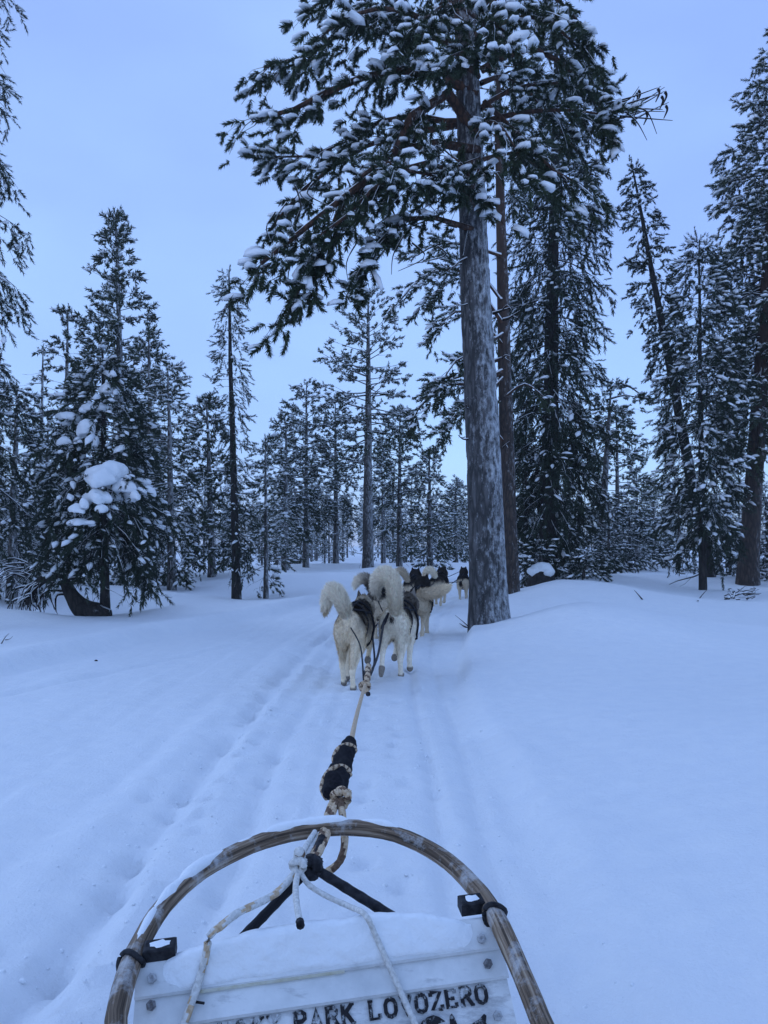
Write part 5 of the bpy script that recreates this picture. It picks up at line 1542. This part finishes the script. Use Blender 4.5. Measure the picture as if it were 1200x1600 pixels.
# splice at the fork
for i, (a, b_) in enumerate((((576, 1040), (574, 1052)), ((575, 1053), (573, 1066)))):
    rope('splice', [P(*a, 4.75 - i * .15), P(*b_, 4.62 - i * .15)], [.016, .022, .017], gang, go, .25, m=10)
rope('splice_tape', [P(574, 1051, 4.66), P(574, 1055, 4.60)], .023, gang, go, 0, m=6, mats=[M_BLACK])
def knot(name, c, r, mats, parent, origin, seed, turns=3, rr=.01):
    t_ = np.linspace(0, turns * 2 * math.pi, 60); rg = np.random.default_rng(seed)
    pts = [c + r * arr(math.cos(a) * (1 + .15 * math.sin(3 * a)), .7 * math.sin(a * 1.5 + 1), math.sin(a) * .9 + .25 * math.cos(2.5 * a)) for a in t_]
    return rope(name, pts, rr, parent, origin, .3 if len(mats) > 1 else 0, m=90, mats=mats)
knot('knot', P(570, 1073, 4.42), .024, [M_ROPE_T, M_ROPE_B], gang, go, 1, rr=.012)
rope('rope_end', [P(571, 1074, 4.38), P(574, 1082, 4.33), P(575, 1085, 4.32)], .010, gang, go, 0)
rope('rope_tip', [P(575, 1083, 4.32), P(575.3, 1086, 4.31)], .013, gang, go, 0, m=5, mats=[M_BLACK])
# fleece sleeve with rope spiralled round it
sp_px = [(514, 1240, 2.02), (520, 1232, 2.08), (524, 1222, 2.14), (529, 1208, 2.25), (536, 1200, 2.30), (536, 1188, 2.40), (539, 1178, 2.48), (546, 1170, 2.58), (545, 1162, 2.66), (546, 1156, 2.74)]
sp_r = [.014, .034, .032, .031, .022, .031, .027, .020, .024, .012]
p_s = resample(np.array([P(*a) for a in sp_px]) - go, 70)
r_s = np.interp(np.linspace(0, 1, 70), np.linspace(0, 1, 10), sp_r)
V_, q_ = tubes(p_s[None], r_s[None], 16)
V_ = V_.reshape(70, 16, 3)
rs_ = np.random.default_rng(6)
fold = 1 + .16 * np.sin(np.arange(70)[:, None] * .55 + np.arange(16)[None] * .9) + .10 * fbm(np.arange(70)[:, None] * .25 + 0 * np.arange(16)[None], np.arange(16)[None] * .6 + 0 * np.arange(70)[:, None], 3, 2)
V_ = p_s[:, None] + (V_ - p_s[:, None]) * fold[..., None]
link('fleece_sleeve', new_mesh('fleece_sleeve', V_.reshape(-1, 3), [q_, np.arange(16)[None, ::-1], (np.arange(16) + 69 * 16)[None]], [M_FLEECE]), gang)
T_s = nrm(np.gradient(p_s, axis=0)); U_s = nrm(np.cross(np.array([0, 0, 1.0]), T_s)); W_s = np.cross(T_s, U_s)
ph_ = np.linspace(-1.0, -1.0 + 1.9 * 2 * math.pi, 56)
hx = [p_s[k + 4] + (U_s[k + 4] * math.cos(a) + W_s[k + 4] * math.sin(a)) * (r_s[k + 4] * .93 + .002) for k, a in enumerate(ph_)]
rope('wrap_rope', np.array(hx) + go, .0068, gang, go, .35, m=150)
knot('knot', P(533, 1246, 1.95), .018, [M_ROPE_T, M_ROPE_B], gang, go, 2, rr=.009)
rope('loop_rope', [P(521, 1250, 1.96), P(516, 1262, 1.92), P(511, 1277, 1.86), P(505, 1300, 1.76), P(495, 1325, 1.68), P(484, 1346, 1.62)], .0095, gang, go, .4)
rope('loop_rope', [P(527, 1252, 1.94), P(522, 1264, 1.91), P(517, 1278, 1.86), P(512, 1300, 1.77), P(503, 1322, 1.69), P(490, 1346, 1.62)], .009, gang, go, .4)
rope('rope_tail', [P(532, 1252, 1.94), P(535, 1272, 1.90), P(538, 1300, 1.85), P(538, 1322, 1.82), P(532, 1344, 1.80), P(520, 1357, 1.80), P(511, 1362, 1.80)], .009, gang, go, .5)

bri = thing('bridle', 'black strap bridle with heavy knot tied under the sled bow', 'strap', tuple(P(486, 1354, 1.62)))
bo = np.array(bri.location)
rope('strap', [P(503, 1310, 1.72), P(494, 1332, 1.66), P(487, 1352, 1.62)], .010, bri, bo, 0, mats=[M_BLACK])
rope('strap', [P(484, 1356, 1.62), P(440, 1402, 1.54), P(384, 1460, 1.45), P(345, 1500, 1.40)], .0095, bri, bo, 0, mats=[M_STRAP])
rope('strap', [P(490, 1356, 1.62), P(545, 1390, 1.60), P(600, 1424, 1.57), P(640, 1450, 1.55)], .0105, bri, bo, 0, mats=[M_BLACK])
knot('strap_knot', P(486, 1354, 1.60), .014, [M_BLACK], bri, bo, 4, rr=.011)

wr = thing('white_rope', 'thin white rope knotted at the bridle and draped over the board', 'rope', tuple(P(465, 1350, 1.58)))
wo = np.array(wr.location)
def over(px, py, lift):
    return on_plane(px, py, TLp, pn) + pn * lift
knot('knot', P(466, 1352, 1.57), .011, [M_ROPE_W], wr, wo, 5, rr=.0075)
rope('rope_stub', [P(466, 1350, 1.57), P(468, 1338, 1.58), P(467, 1330, 1.57)], [.012, .013, .010], wr, wo, .3, mats=[M_ROPE_W, M_ROPE_B])
rope('upper_strand', [P(466, 1348, 1.58), P(478, 1322, 1.66), P(492, 1300, 1.74)], .006, wr, wo, 0, mats=[M_ROPE_W])
rope('upper_strand', [P(468, 1350, 1.59), P(484, 1328, 1.66), P(500, 1303, 1.75)], .006, wr, wo, 0, mats=[M_ROPE_W])
rope('long_strand', [P(463, 1360, 1.57), P(436, 1392, 1.51), P(402, 1412, 1.46), P(372, 1426, 1.42), P(344, 1448, 1.38), over(331, 1470, .05), over(322, 1500, .022), over(310, 1540, .013), over(298, 1575, .013), over(285, 1612, .013), over(278, 1640, .013)], .0070, wr, wo, .3, mats=[M_ROPE_W, M_ROPE_T])
rope('long_strand', [P(468, 1360, 1.57), P(482, 1382, 1.55), P(510, 1400, 1.53), P(545, 1416, 1.50), over(568, 1436, .035), over(584, 1462, .018), over(602, 1500, .012), over(622, 1545, .012), over(640, 1585, .012), over(655, 1620, .012)], .0054, wr, wo, 0, mats=[M_ROPE_W])
rope('short_end', [P(466, 1360, 1.57), P(462, 1385, 1.51), P(464, 1415, 1.43), P(469, 1443, 1.37)], .006, wr, wo, 0, mats=[M_ROPE_W])
rope('rope_tip', [P(468.5, 1440, 1.378), P(469.5, 1446, 1.365)], .0075, wr, wo, 0, m=4, mats=[M_BLACK])

# ------------------------------------------------------------------ kicked-up clods on the packed trail
rc = np.random.default_rng(55)
ncl = 2400
yy = 1.2 + 15 * rc.random(ncl) ** 1.25
lane = rc.choice([-0.95, -0.72, -0.5, -0.05, 0.3, 0.5, -1.8, -1.2], ncl, p=[.24, .16, .1, .18, .08, .14, .05, .05])
xx = lane + rc.normal(0, .13, ncl) + np.interp(yy, [0, 6, 9, 12, 16, 22], [0, 0, .12, .42, 1.1, 3.0])
sz = .004 + .013 * rc.random(ncl) ** 3.0
tv, tf = cap_template(rc, 1.0, .55, .5, 6, 2)
tv = tv - np.array([.5, 0, .1])
pc = np.stack([xx, yy, H(xx, yy)], -1)
aa = rc.uniform(0, 6.28, ncl)
rot = np.stack([np.stack([np.cos(aa), -np.sin(aa), 0 * aa], -1), np.stack([np.sin(aa), np.cos(aa), 0 * aa], -1), np.stack([0 * aa, 0 * aa, 1 + 0 * aa], -1)], 1)
Vc = pc[:, None] + sz[:, None, None] * np.einsum('nij,kj->nki', rot, tv)
Fc = (tf[None] + (np.arange(ncl) * len(tv))[:, None, None]).reshape(-1, 3)
cl = link('snow_clods', new_mesh('snow_clods', Vc.reshape(-1, 3), [Fc], [M_SNOW]), kind='stuff')
tag(cl, 'loose crumbs of snow scattered over the packed trail', 'snow')
